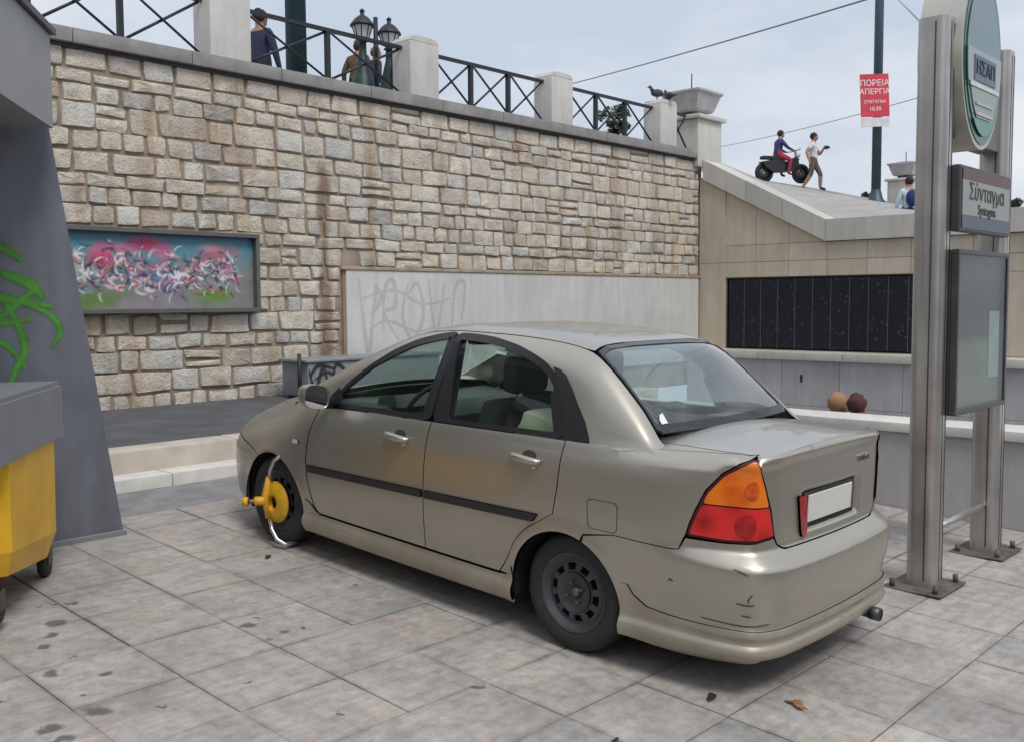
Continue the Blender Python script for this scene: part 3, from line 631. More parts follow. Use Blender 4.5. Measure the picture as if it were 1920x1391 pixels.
def column(x, h):
    c = MB().prism([(x+a, b) for a, b in rrect(.17, .185, .055)], 0.012, h).build('post', M_INOX, tot, auto=True)
    MB().box(x-.088, x-.0855, -.03, -.022, .05, h-.03).build('groove', M_STEELD, c); MB().box(x-.02, x-.012, -.0945, -.0925, .05, h-.03).build('groove', M_STEELD, c); MB().box(x+.03, x+.038, -.0945, -.0925, .05, h-.03).build('groove', M_STEELD, c)
    b = MB().box(x-.22, x+.22, -.18, .18, 0, .012, .003).build('base_plate', M_RUST, c)
    for a, e in ((-.17, -.13), (.17, -.13), (-.17, .13), (.17, .13)): MB().tube([(x+a, e, .013), (x+a, e, .06)], .017, 8).build('anchor_bolt', M_RUST, b)
column(-.58, 3.42); column(.56, 3.42)
MB().tube([(-.5, 0, .33), (.48, 0, .33)], .022, 10).build('cross_bar', M_INOX, tot)
MB().box(-.49, .475, -.05, .09, 2.74, 3.40, .01).build('header_box', simple('header_grey', (.20, .19, .185), .5, .4), tot, auto=True)
# oval badge
ov = empty('badge', (-.20, -.14, 3.22), 0); ov.parent = tot
A_, B_ = .335, .51
ell = lambda s, n=48: [(A_*s*math.cos(2*math.pi*k/n), B_*s*math.sin(2*math.pi*k/n)*(1 if math.sin(2*math.pi*k/n) > 0 else 1)) for k in range(n)]
MB().prism(ell(1.06), -.0, .26, lambda x, z, y: (x, y, z)).build('badge_rim', simple('badge_cream', (.52, .51, .46), .4, .3), ov, auto=True)
def disc(name, s, y, col, zlo=-9, zhi=9, rough=.25):
    poly = ell(s); poly = [p for p in poly]; 
    for sg, lim in ((1, zhi), (-1, -zlo)):
        poly = clip_poly(poly, 0, sg, lim)
    MB().prism(poly, y, y+.004, lambda x, z, yy: (x, yy, z)).build(name, simple('badge_'+name, col, rough, var=.06, bump=0, Coat_Weight=.4), ov)
disc('border', 1.0, -.006, (.010, .085, .065)); disc('field', .89, -.012, (.12, .20, .215)); disc('green_base', .905, -.018, (.02, .19, .13), -9, -.37); disc('pale_band', .90, -.018, (.27, .33, .33), -.16, .04)
disc('lower_panel', .80, -.018, (.19, .27, .235), -.36, -.18)
for k, (w, z0_, z1_, col) in enumerate(((.52, -.185, -.162, (.62, .64, .64)), (.30, -.285, -.27, (.50, .44, .42)), (.30, -.345, -.33, (.55, .50, .46)))): MB().box(-w/2, w/2, -.024, -.019, z0_, z1_).build('stripe', simple('badge_stripe%d' % k, col, .4, bump=0), ov)
MB().box(-.19, .19, -.023, -.0185, -.145, .005).build('name_block', simple('badge_block', (.09, .14, .17), .35, bump=0), ov)
o = new_obj('lettering', text_mesh('ΗΣΑΠ', .12, extrude=.002), simple('badge_navy', (.014, .024, .05), .4, bump=0), ov); o.location = (0, -.0255, -.068); o.rotation_euler = (math.pi/2, 0, 0)
# name panel
npn = MB().box(-.56, .39, -.15, -.095, 2.165, 2.56, .008).build('name_panel', M_STEELD, tot, auto=True)
for nm, z0_, z1_, col in (('red_band', 2.475, 2.54, (.10, .04, .038)), ('white_field', 2.265, 2.474, (.27, .285, .275)), ('blue_band', 2.185, 2.264, (.07, .09, .115))):
    MB().box(-.525, .355, -.1555, -.1505, z0_, z1_).build(nm, simple('panel_'+nm, col, .4, var=.06, bump=0), npn)
M_INK = simple('sign_ink', (.03, .05, .045), .5, bump=0)
for tx, sz, z in (('Σύνταγμα', .14, 2.405), ('Syntagma', .088, 2.305)):
    o = new_obj('lettering', text_mesh(tx, sz), M_INK, npn); o.location = (-.09, -.157, z); o.rotation_euler = (math.pi/2, 0, 0)
# glazed map case
mc = MB().box(-.56, .39, -.11, -.095, 1.06, 2.06, .006).build('map_case', M_STEELD, tot, auto=True)
for b in ((-.56, .39, -.155, -.1105, 2.03, 2.06), (-.56, .39, -.155, -.1105, 1.06, 1.09), (-.56, -.53, -.155, -.1105, 1.091, 2.029), (.36, .39, -.155, -.1105, 1.091, 2.029)): MB().box(*b, .004).build('case_frame', M_STEELD, mc)
t = NT('map_reflection_print'); p = t.pos(); sx = t.node('ShaderNodeSeparateXYZ'); t.link(t.obj(), sx.inputs[0]); n = t.noise(p, 5, 4, .6); n2 = t.noise(t.mapping(p, (4, 4, 14)), 1, 3)
zf = t.math('ADD', sx.outputs[2], t.math('MULTIPLY', t.math('SUBTRACT', n, .5), .12))
c = t.ramp(t.math('SUBTRACT', zf, 1.0), [(.0, (.17, .165, .145)), (.48, (.19, .19, .165)), (.54, (.05, .042, .033)), (.80, (.06, .055, .042)), (1., (.08, .078, .07))])  # pale map tone below; the brown upper part paints in the glass reflection
t.bsdf(t.mix(.5, c, t.ramp(n2, [(.35, .7), (.65, 1.2)]), 'MULTIPLY'), .5)
MB().box(-.525, .355, -.116, -.111, 1.095, 2.025).build('map_reflection_sheet', t.m, mc)
MB().box(.13, .33, -.121, -.117, 1.25, 1.68).build('paper_notice', simple('notice_paper', (.34, .39, .40), .6, var=.1, bump=0), mc)
def glass_mat(name, tint, rough=.02, refl=1.0, sky_film=.0):
    t = NT(name); tr = t.node('ShaderNodeBsdfTransparent'); tr.inputs[0].default_value = (*tint, 1); gl = t.node('ShaderNodeBsdfGlossy'); gl.inputs['Roughness'].default_value = rough
    fr = t.node('ShaderNodeLayerWeight'); fr.inputs[0].default_value = .5; mx = t.node('ShaderNodeMixShader'); sch = t.math('MULTIPLY_ADD', t.math('POWER', fr.outputs['Facing'], 5), .95, .045); t.link(t.math('MINIMUM', t.math('MULTIPLY', sch, refl), .9), mx.inputs[0])
    t.link(tr.outputs[0], mx.inputs[1]); t.link(gl.outputs[0], mx.inputs[2]); last = mx
    if sky_film > 0:
        df = t.node('ShaderNodeBsdfDiffuse'); df.inputs[0].default_value = (.36, .42, .435, 1); m2 = t.node('ShaderNodeMixShader'); t.link(t.ramp(t.noise(t.pos(), 4, 5), [(.3, sky_film*.4), (.7, sky_film)]), m2.inputs[0])  # diffuse blue-grey film that paints milky sky reflection onto the glass
        t.link(mx.outputs[0], m2.inputs[1]); t.link(df.outputs[0], m2.inputs[2]); last = m2
    t.link(last.outputs[0], t.out.inputs['Surface']); return t.m
MB().box(-.53, .36, -.148, -.144, 1.09, 2.03).build('pane', glass_mat('case_glass', (.88, .92, .90), .03, .55, .0), mc)

# ================================================================== grey pylon kiosk and yellow wheeled bin
t = NT('kiosk_grey_paint'); p = t.pos(); n1 = t.noise(t.mapping(p, (5, 5, .5)), 1, 5, .6); n2 = t.noise(p, 3, 5, .6); n3 = t.noise(p, 40, 4)
c = t.mix(1, (.135, .145, .175), t.ramp(n1, [(.3, .78), (.7, 1.16)]), 'MULTIPLY'); c = t.mix(.8, c, t.ramp(n2, [(.3, .82), (.7, 1.12)]), 'MULTIPLY'); c = t.mix(t.ramp(n3, [(.64, 0.), (.72, .3)]), c, (.24, .24, .25))
t.bsdf(c, t.ramp(n2, [(.3, .42), (.7, .65)]), 0, t.bump(n3, .06, .004)); M_KGREY = t.m
M_KLIGHT = simple('kiosk_light_panel', (.30, .30, .315), .5, .0, var=.08, scale=2, bump=.03)
pyl = empty('kiosk', (2.0, 6.37, gz(6.37)), 0, 'grey kiosk with a slanted side, overhanging roof box and green graffiti', 'kiosk')
bz = .0
MB().prism([(-1.4, 0), (1.06, 0), (.66, 2.66), (-1.4, 2.66)], 0, .9, lambda x, z, y: (x, y, z)).build('pylon', M_KGREY, pyl)
MB().box(-1.4, 1.075, -.015, .9, -.02, .035, .005).build('skirting', simple('skirt_grey', (.19, .20, .215), .6), pyl)
A = Vector((2.62, 6.2)); e1 = Vector((-.59, -.807)); e2 = Vector((-.807, .59))
def rb(mb, u0, u1, v0, v1, z0_, z1_):
    P = [A+e1*u+e2*v for u, v in ((u0, v0), (u1, v0), (u1, v1), (u0, v1))]; return mb.prism([(p.x-2.0, p.y-6.37) for p in P], z0_, z1_)
ob = MB(); rb(ob, 0, 2.2, 0, 2.2, 2.78-gz(6.37), 3.335-gz(6.37)); ob.build('roof_box', M_KLIGHT, pyl)
ob = MB(); rb(ob, -.03, 2.23, -.03, 2.2, 3.338-gz(6.37), 3.375-gz(6.37)); ob.build('roof_edge', M_STEELD, pyl)
ST = [([(.02, .98), (.12, .8), (.2, .62), (.42, .5), (.66, .52)], 0.0216), ([(.0, .6), (.2, .72), (.45, .66), (.8, .60)], 0.0288), ([(.30, .93), (.42, .97), (.55, .93), (.62, .88)], 0.0252), ([(.42, .75), (.55, .55), (.62, .35), (.55, .2), (.48, .05)], 0.0216), ([(.12, .78), (.25, .5), (.2, .3), (.05, .2)], 0.0216), ([(.62, .62), (.78, .55), (.85, .45), (.8, .35)], 0.0180), ([(.32, .3), (.48, .38), (.62, .22)], 0.0180), ([(.05, .5), (.3, .42), (.5, .55), (.72, .72)], 0.0252), ([(.4, .1), (.55, .08), (.68, .12)], 0.0216), ([(.15, .92), (.3, .7), (.38, .5)], 0.0288), ([(.5, .8), (.66, .74), (.74, .66)], 0.0324), ([(.05, .35), (.2, .52), (.34, .6)], 0.0252)]
spray('graffiti', ST, .95, 1.0, lambda u, v: (-.12+u*.95, -.004, .92+v*1.0), (.075, .30, .03), pyl, 150, 150, .92, 11, 1.3)
bin_ = empty('wheeled_bin', (2.455, 5.87, gz(5.87)), math.radians(53.5), 'yellow wheeled waste bin with a deep grey lid beside the kiosk', 'bin')
t = NT('bin_yellow'); p = t.pos(); n = t.noise(p, 5, 5); t.bsdf(t.mix(1, (.72, .40, .016), t.ramp(n, [(.3, .85), (.7, 1.08)]), 'MULTIPLY'), .42, 0, t.bump(t.noise(p, 80), .05, .003)); M_BINY = t.m
# local: +x away along the long side, +y left;  near right corner line at (0,0)
def ring(z, x0, x1, y0, y1, ch): return [(x1-ch, y0, z), (x1, y0+ch, z), (x1, y1-ch, z), (x1-ch, y1, z), (x0+ch, y1, z), (x0, y1-ch, z), (x0, y0+ch, z), (x0+ch, y0, z)]
lv = [[(x, y, .12-.12*(x+.10)) for x, y, z in ring(.15, -1.05, -.10, .04, .92, .12)], ring(.31, -1.10, -.005, .005, .98, .14), ring(.86, -1.12, 0, 0, 1.0, .14)]
lv[1] = [(x, y, .25-.10*(x+.005)) for x, y, z in lv[1]]
V = sum(lv, []); F = [tuple(reversed(range(8)))]+[(i*8+j, i*8+(j+1) % 8, i*8+8+(j+1) % 8, i*8+8+j) for i in range(2) for j in range(8)]+[tuple(range(16, 24))]
MB().add(V, F).build('bin_body', M_BINY, bin_)
MB().box(-1.05, -.2, -.012, .03, .80, .86, .01).build('rim', M_BINY, bin_)
M_LID = simple('bin_lid_grey', (.20, .205, .23), .5, var=.08, bump=.03)
lid = MB().prism([(a, b) for a, b in [(.0, -.02), (.02, 0), (.02, 1.02), (-1.17, 1.02), (-1.17, -.02)]], .80, 1.09).build('lid', M_LID, bin_)
MB().prism([(.005, 0), (.005, 1.0), (-1.15, 1.0), (-1.15, 0)], 1.09, 1.115).build('lid_top', M_LID, lid)
for x, y in ((-.12, .08), (-1.0, .08), (-.12, .9), (-1.0, .9)):
    w = MB().lathe([(.02, -.025), (.07, -.025), (.08, -.012), (.08, .012), (.07, .025), (.02, .025)], 16, (x, y, .08), 'y').build('caster_wheel', simple('caster_rubber', (.02, .02, .02), .7), bin_)
    MB().box(x-.04, x+.04, y-.034, y-.028, .07, .17).build('fork', M_STEELD, w); MB().box(x-.04, x+.04, y+.028, y+.034, .07, .17).build('fork', M_STEELD, w)

# ================================================================== fallen leaves
def leaf(px, py, size, rz, col, label):
    g = pixg(px, py); mb = MB(); n = 14; V = [(0, 0, .012)]
    for k in range(n):
        a = 2*math.pi*k/n; r = size*(.55+.45*abs(math.cos(a)))*(1+.22*math.sin(3*a)); V.append((r*math.cos(a), r*.62*math.sin(a), .004+.25*size*abs(math.sin(a))**2*random.uniform(.5, 1.2)))
    mb.add(V, [(0, k+1, (k+1) % n+1) for k in range(n)], True); mb.tube([(-size*.9, 0, .008), (-size*1.5, size*.1, .012)], .0025, 5)
    o = mb.build('fallen_leaf', simple('leaf_%s' % col[0], col[1], .7, var=.3, scale=40)); o.location = (g.x, g.y, g.z+.002); o.rotation_euler = (0, 0, rz); tag(o, label, 'leaf', 'dead leaves on the paving')
leaf(1335, 1308, .045, .4, ('dark', (.035, .018, .014)), 'dark brown curled leaf on the paving behind the car')
leaf(1492, 1322, .055, 1.2, ('orange', (.28, .13, .06)), 'orange brown leaf on the paving behind the car')
leaf(503, 1044, .042, .9, ('brown', (.06, .028, .022)), 'small dark leaf on the paving by the clamped front wheel')
leaf(1156, 1388, .02, .2, ('dark', (.035, .018, .014)), 'tiny dark leaf fragment at the bottom edge of the picture')

# ================================================================== people
def person(name_loc, joints, radii, regions, label, group=None, rz=0., scale=1., hair=None):
    """one skinned body; joints: dict name->(x,y,z); regions: list of (predicate, material)"""
    E = [('pelvis', 'belly'), ('belly', 'chest'), ('chest', 'neck'), ('neck', 'head'), ('head', 'crown'), ('chest', 'shl'), ('shl', 'ell'), ('ell', 'wrl'), ('wrl', 'hal'), ('chest', 'shr'), ('shr', 'elr'), ('elr', 'wrr'), ('wrr', 'har'),
         ('pelvis', 'hil'), ('hil', 'knl'), ('knl', 'anl'), ('anl', 'tol'), ('pelvis', 'hir'), ('hir', 'knr'), ('knr', 'anr'), ('anr', 'tor')]
    names = list(joints); me = bpy.data.meshes.new('body'); me.from_pydata([joints[n] for n in names], [(names.index(a), names.index(b)) for a, b in E], [])
    o = bpy.data.objects.new('body', me); COL.objects.link(o)
    m = o.modifiers.new('skin', 'SKIN'); m.use_smooth_shade = True; sub = o.modifiers.new('sub', 'SUBSURF'); sub.levels = 1; sub.render_levels = 1
    for i, n in enumerate(names):
        r = radii.get(n, .06); me.skin_vertices[0].data[i].radius = r if isinstance(r, tuple) else (r, r); me.skin_vertices[0].data[i].use_root = (n == 'pelvis')
    dg = bpy.context.evaluated_depsgraph_get(); bm_ = bpy.data.meshes.new_from_object(o.evaluated_get(dg)); bpy.data.objects.remove(o)
    mats = []
    for _, mt in regions:
        if mt not in mats: mats.append(mt)
    bm_.materials.clear()
    for mt in mats: bm_.materials.append(mt)
    J = {n: Vector(joints[n]) for n in names}
    def seg(p, a, b):
        d = b-a; u = max(0, min(1, (p-a).dot(d)/max(d.length_squared, 1e-9))); return (p-a-d*u).length, u
    for f in bm_.polygons:
        c = Vector(f.center); best = min(((seg(c, J[a], J[b]), (a, b)) for a, b in E), key=lambda q: q[0][0]); f.use_smooth = True
        for pred, mt in regions:
            if pred(best[1], best[0][1], c): f.material_index = mats.index(mt); break
    root = empty('person', name_loc, rz, label, 'person', group); root.scale = (scale,)*3
    new_obj('body', bm_, None, root)
    h = J['head']; hm = hair or simple('hair_dark', (.02, .015, .013), .8)
    hd = MB().blob((h.x, h.y+.012, h.z+.055), (.096, .112, .112), 16, 10, .10); hd.build('hair', hm, root)
    fc = MB().blob((h.x, h.y-.035, h.z+.015), (.078, .082, .112), 12, 8); fo = fc.build('face', simple('skin_tone', (.38, .22, .155), .6, var=.06, bump=0), root)
    MB().add([(h.x-.014, h.y-.112, h.z-.01), (h.x+.014, h.y-.112, h.z-.01), (h.x, h.y-.138, h.z-.008), (h.x, h.y-.115, h.z+.035)], [(0, 1, 2), (0, 2, 3), (1, 3, 2)]).build('nose', simple('skin_tone', (0, 0, 0)), fo)
    for s_ in (-1, 1):
        MB().blob((h.x+s_*.03, h.y-.108, h.z+.03), (.012, .008, .007), 8, 5).build('eye', simple('eye_dark', (.02, .02, .02), .3), fo); MB().blob((h.x+s_*.08, h.y-.01, h.z+.012), (.012, .022, .032), 8, 5).build('ear', simple('skin_tone', (0, 0, 0)), fo)
    MB().box(h.x-.024, h.x+.024, h.y-.113, h.y-.10, h.z-.047, h.z-.039).build('mouth', simple('lip', (.24, .09, .08), .6), fo)
    for w, e in (('wrl', 'ell'), ('wrr', 'elr')):                    # five fingers on each hand
        d = (J['ha'+w[2]]-J[w]).normalized(); sd = d.cross(Vector((0, 1, 0))).normalized() if abs(d.y) < .9 else Vector((1, 0, 0)); hb = J['ha'+w[2]]; mbf = MB()
        for q, (off, L) in enumerate(((-.03, .062), (-.01, .075), (.01, .07), (.029, .055))): mbf.tube([hb+sd*off-d*.02, hb+sd*off+d*L*.55, hb+sd*off*.9+d*L*.9+Vector((0, -.02, 0))], [.0095, .009, .007], 6)
        mbf.tube([J[w].lerp(hb, .3)+sd*.03, J[w].lerp(hb, .7)+sd*.06, hb+sd*.062], [.011, .0105, .008], 6); mbf.build('fingers', simple('skin_tone', (0, 0, 0)), root)
    return root
RAD = dict(pelvis=(.165, .125), belly=(.15, .12), chest=(.175, .125), neck=.055, head=(.075, .088), crown=(.06, .07), shl=.08, shr=.08, ell=.056, elr=.056, wrl=.036, wrr=.036, hal=(.035, .022), har=(.035, .022), hil=.112, hir=.112, knl=.078, knr=.078, anl=.05, anr=.05, tol=(.04, .028), tor=(.04, .028))
def stand(step=0., armL=(.27, -.02, 1.12, .28, -.1, .88), armR=(-.27, -.02, 1.12, -.28, -.1, .88), lean=0.):
    l = lean; d = lambda a, b: tuple(b[i]+(b[i]-a[i])*.33 for i in range(3)) 
    wl_, wr_ = armL[3:], armR[3:]
    return dict(pelvis=(0, 0, .93), belly=(0, -.2*l, 1.10), chest=(0, -.6*l, 1.32), neck=(0, -.8*l, 1.47), head=(0, -.8*l-.015, 1.58), crown=(0, -.8*l-.005, 1.67), shl=(.175, -.62*l, 1.38), ell=armL[:3], wrl=wl_, hal=d(armL[:3], wl_), shr=(-.175, -.62*l, 1.38), elr=armR[:3], wrr=wr_, har=d(armR[:3], wr_),
                hil=(.095, 0, .88), knl=(.1, -.06-step*.6, .49), anl=(.1, -step*.9+.02, .09), tol=(.11, -step*.9-.15, .035), hir=(-.095, 0, .88), knr=(-.1, -.04+step*.35, .49), anr=(-.1, step+.06, .10), tor=(-.11, step-.10, .035))
SKIN = simple('skin_tone', (.38, .22, .155), .6, var=.06, bump=0)
def cloth(n, c): return simple('cloth_'+n, c, .85, var=.18, scale=12, bump=.3)
LEG = {'hil', 'hir'}; 
def outfit(shirt, trousers, shoes, sleeve=True, shorts=False):
    R = [(lambda b, u, c: b[1] in ('wrl', 'wrr', 'hal', 'har') and (b[1][0] == 'h' or not sleeve), SKIN), (lambda b, u, c: b[0] in ('neck', 'head') or b[1] == 'neck' and u > .75, SKIN), (lambda b, u, c: b[0] in ('anl', 'anr'), shoes)]
    if shorts: R.append((lambda b, u, c: b[1] in ('anl', 'anr') and u > .1, SKIN))
    if not sleeve: R.append((lambda b, u, c: b[1] in ('ell', 'elr') and u > .6, SKIN))
    return R+[(lambda b, u, c: b[1] in ('knl', 'knr', 'anl', 'anr', 'hil', 'hir') or (b[0] == 'pelvis' and u < .25), trousers), (lambda b, u, c: True, shirt)]
BLK = cloth('black', (.02, .02, .026)); NAVY = cloth('navy', (.025, .03, .07)); WHT = cloth('white', (.62, .62, .63)); KHK = cloth('khaki', (.13, .11, .09)); PUR = cloth('purple', (.05, .035, .13)); RED = cloth('red', (.30, .03, .06)); BLU = cloth('paleblue', (.45, .58, .62)); SHOE = cloth('shoe', (.05, .045, .04)); JEAN = cloth('jean', (.06, .075, .12)); MAR = cloth('maroon', (.10, .02, .03)); GRN = cloth('greygreen', (.10, .12, .12))
FACE = YAW-math.pi/2          # rz that makes a figure look at the camera
# behind the railing, left
q = pixd(486, 24, 16.3); person((q.x, q.y, 4.52), stand(armL=(.28, -.08, 1.12, .2, -.26, 1.02)), RAD, outfit(NAVY, BLK, SHOE), 'person in a dark top behind the railing between the pier and the pole', None, FACE+2.6, (q.z-4.52)/1.69)
q = pixd(668, 78, 16.6); person((q.x, q.y, 4.52), stand(lean=.12), RAD, outfit(cloth('brown', (.10, .06, .035)), BLK, SHOE), 'person in a brown top behind the taller lantern', None, FACE+2.9, (q.z-4.52)/1.69, simple('hair_brown', (.06, .035, .02), .8))
q = pixd(697, 92, 16.4); person((q.x, q.y, 4.52), stand(lean=.1), RAD, outfit(NAVY, NAVY, SHOE), 'person in dark navy behind the post between the lanterns', None, FACE+2.2, (q.z-4.52)/1.69, simple('hair_fair', (.20, .11, .06), .8))
# on the crest of the ramp
q = pixd(1524, 357, 30.2); w1 = person((q.x, q.y, q.z-.03), stand(step=.24, armL=(.27, -.14, 1.10, .10, -.27, 1.24), armR=(-.30, .14, 1.14, -.33, .06, .90)), RAD, outfit(WHT, KHK, SHOE, False, True), 'person in a white T-shirt and shorts walking along the crest', None, FACE+1.1, 1.0)
cam_ = MB().box(-.06, .06, -.05, .05, -.05, .05, .01).box(-.03, .03, -.11, -.05, -.03, .03).build('camera_body', simple('camera_black', (.02, .02, .022), .5)); cam_.name = 'handheld_camera'
cam_.location = w1.matrix_basis @ Vector((.06, -.36, 1.28)); tag(cam_, 'small black camera held by the person in the white T-shirt', 'camera')
q = pixd(1704, 385, 24.5); bp = person((q.x, q.y, q.z-1.05), stand(), RAD, outfit(BLU, JEAN, SHOE), 'person in pale blue seen from behind beside the sign post', None, FACE+math.pi, 1.0)
bk = MB().blob((0, 0, 0), (.15, .11, .21), 14, 10).build('backpack', cloth('blue_pack', (.012, .03, .13))); bk.location = bp.matrix_basis @ Vector((0, .20, 1.2)); bk.rotation_euler = (0, 0, FACE+math.pi); tag(bk, 'dark blue backpack on the back of the person in pale blue', 'backpack')
# rider on a parked motorbike
q = pixd(1467, 343, 30.4); mbk = empty('motorbike', (q.x, q.y, q.z-.02), FACE+.25, 'black motorbike parked on the crest with its rider', 'motorbike')
for x in (-.62, .62):
    w = MB().lathe([(.20, -.05), (.28, -.05), (.30, -.02), (.30, .02), (.28, .05), (.20, .05)], 20, (x, 0, .30), 'y').build('wheel', simple('bike_tyre', (.015, .015, .016), .8), mbk); MB().lathe([(.03, -.03), (.2, -.012), (.2, .012), (.03, .03)], 16, (x, 0, .3), 'y').build('hub', M_STEELD, w)
MB().prism([(-.75, .62), (-.2, .72), (.1, .62), (.35, .78), (.5, .72), (.3, .35), (-.35, .3), (-.6, .45)], -.13, .13, lambda x, z, y: (x, y, z)).build('body', simple('bike_black', (.02, .022, .026), .35), mbk)
MB().box(-.72, .1, -.12, .12, .70, .80, .03).build('saddle', simple('bike_saddle', (.02, .02, .02), .7), mbk, auto=True)
MB().tube([(.62, 0, .3), (.42, 0, .95)], .035, 8).build('fork', M_STEELD, mbk); MB().tube([(.4, -.34, 1.0), (.42, 0, .97), (.4, .34, 1.0)], .015, 6).build('handlebar', M_STEELD, mbk); MB().blob((.5, 0, .86), (.1, .09, .1)).build('headlight', M_LGLASS, mbk)
sit = dict(pelvis=(0, 0, .88), belly=(0, -.03, 1.03), chest=(0, -.06, 1.25), neck=(0, -.09, 1.40), head=(0, -.11, 1.51), crown=(0, -.10, 1.60), shl=(.175, -.06, 1.31), ell=(.24, -.22, 1.10), wrl=(.22, -.42, 1.02), hal=(.22, -.5, 1.02), shr=(-.175, -.06, 1.31), elr=(-.24, -.22, 1.10), wrr=(-.22, -.42, 1.02), har=(-.22, -.5, 1.02), hil=(.11, -.02, .86), knl=(.22, -.36, .72), anl=(.22, -.26, .30), tol=(.23, -.42, .25), hir=(-.11, -.02, .86), knr=(-.22, -.36, .72), anr=(-.22, -.26, .30), tor=(-.23, -.42, .25))
b_ = mbk.matrix_basis @ Vector((-.18, 0, 0)); person((b_.x, b_.y, b_.z), sit, RAD, outfit(PUR, RED, SHOE), 'person in purple and red sitting on the black motorbike', None, FACE+.25+math.pi/2, .95)
# two people going down the stairs; only their heads show above the parapet
q = pixd(1570, 744, 10.6); person((q.x, q.y, q.z-1.69), stand(step=.1), RAD, outfit(KHK, BLK, SHOE), 'fair-haired head above the parapet, left of two on the stairs', None, FACE+2.0, 1.0, simple('hair_sandy', (.30, .17, .085), .8))
q = pixd(1606, 747, 10.4); person((q.x, q.y, q.z-1.69), stand(step=.1), RAD, outfit(MAR, BLK, SHOE), 'dark reddish head above the parapet, right of two on the stairs', None, FACE+2.4, 1.0, simple('hair_maroon', (.07, .018, .02), .8))

# pigeons
def pigeon(loc, rz, label):
    o = empty('pigeon', loc, rz, label, 'bird', 'pigeons on the pier'); G_ = simple('pigeon_grey', (.05, .055, .07), .8)
    MB().blob((0, 0, .12), (.13, .065, .075)).tube([(.08, 0, .15), (.13, 0, .22)], [.045, .03], 8).build('body', G_, o); MB().blob((.145, 0, .235), (.035, .028, .03)).build('head', G_, o); MB().tube([(.17, 0, .232), (.205, 0, .222)], [.01, .003], 6).build('beak', M_STEELD, o)
    MB().prism([(-.1, -.04), (-.1, .04), (-.27, .05), (-.27, -.05)], .085, .105).build('tail', G_, o)
    for s in (-1, 1): MB().tube([(.0, s*.025, .0), (.0, s*.025, .07)], .006, 5).build('leg', simple('pigeon_leg', (.25, .07, .06), .7), o)
pigeon((16.42, YW+.1, ZC+.862), math.radians(140), 'larger pigeon on the left side of the pier top'); pigeon((16.74, YW+.05, ZC+.848), math.radians(60), 'smaller pigeon on the right side of the pier top')

# ================================================================== planting on the skyline
def leaf_mat():
    t = NT('foliage'); p = t.pos(); n = t.noise(p, 3, 4); t.bsdf(t.ramp(n, [(.3, (.018, .035, .016)), (.7, (.05, .085, .035))]), .7); return t.m
M_LEAF = leaf_mat(); M_BARK = simple('bark', (.07, .05, .035), .9)
def bush(base, rx, rz_, n, trunk_h, label, cat='bush', lsz=.16, nm='bush'):
    o = empty(nm, base, 0, label, cat); V = []; F = []
    tr = MB().tube([(0, 0, -.2), (.03, .02, trunk_h*.6), (0, .05, trunk_h+rz_*.5)], [.09*rx+.02, .06*rx+.02, .02], 8)
    for k in range(5): a = k*1.3; tr.tube([(0, 0, trunk_h*.7), (rx*.5*math.cos(a), rx*.5*math.sin(a), trunk_h+rz_*.7)], [.03*rx+.01, .008], 5)
    tr.build('trunk', M_BARK, o); cl = [(random.gauss(0, .45)*rx, random.gauss(0, .45)*rx, trunk_h+rz_*(1+random.uniform(-.8, .8)), random.uniform(.25, .5)) for _ in range(14)]
    for _ in range(n):
        c = random.choice(cl); d = Vector((random.gauss(0, 1), random.gauss(0, 1), random.gauss(0, 1))).normalized()*random.random()**.4*c[3]*rx; q = Vector(c[:3])+Vector((d.x, d.y, d.z*.8)); a = Vector((random.uniform(-1, 1), random.uniform(-1, 1), random.uniform(-1, 1))).normalized(); b = a.orthogonal().normalized(); s = lsz*random.uniform(.6, 1.2); i = len(V)
        V += [q+a*s, q+b*s*.5, q-a*s, q-b*s*.5]; F.append((i, i+1, i+2, i+3))
    MB().add(V, F).build('crown', M_LEAF, o); return o
q = pixd(1622, 384, 32); bush((q.x, q.y, q.z-.25), .42, .30, 900, .05, 'small dark shrub beside the foot of the green placard post', lsz=.09)
q = pixd(1146, 262, 34); bush((q.x, q.y, 4.5), .55, .75, 1200, q.z-4.5-.2, 'small dark tree crown seen through the right-hand railing', 'tree', .10, 'tree')
q = pixd(1898, 392, 32); bush((q.x, q.y, q.z-.3), .4, .25, 700, .05, 'dark shrub on the skyline right of the station sign', lsz=.09)

# ================================================================== buildings across the square, behind the photographer (they show only as reflections)
def block(x0, x1, y0, y1, z0_, h, label, col, axis):
    o = empty('building', ((x0+x1)/2, (y0+y1)/2, z0_), 0, label, 'building', 'buildings across the square'); w, d = (x1-x0)/2, (y1-y0)/2
    MB().box(-w, w, -d, d, 0, h).build('wall', simple('render_'+label.split()[0], col, .85, var=.15, scale=.6), o); MB().box(-w-.3, w+.3, -d-.3, d+.3, h, h+.35).build('cornice', M_PIER, o)
    M_W = simple('far_window', (.02, .024, .03), .15); n = int((2*d if axis == 'x' else 2*w)/3)
    for f in range(int(h/3.2)):
        for k in range(n):
            u = (-(d if axis == 'x' else w)+1.5+3*k); z = 1.+3.2*f
            if axis == 'x': fr = MB().box(w+.001, w+.08, u-.75, u+.75, z-.1, z+1.9).build('window', M_PIER, o); MB().box(w+.081, w+.1, u-.6, u+.6, z, z+1.8).build('pane', M_W, fr)
            else: fr = MB().box(u-.75, u+.75, d+.001, d+.08, z-.1, z+1.9).build('window', M_PIER, o); MB().box(u-.6, u+.6, d+.081, d+.1, z, z+1.8).build('pane', M_W, fr)
block(-34, -22, -18, 26, -2.5, 12.5, 'ochre building along the left side of the square, out of view', (.30, .24, .17), 'x')
block(-20, 8, -38, -27, -4.2, 13.5, 'grey building behind the photographer, out of view', (.26, .25, .24), 'y')
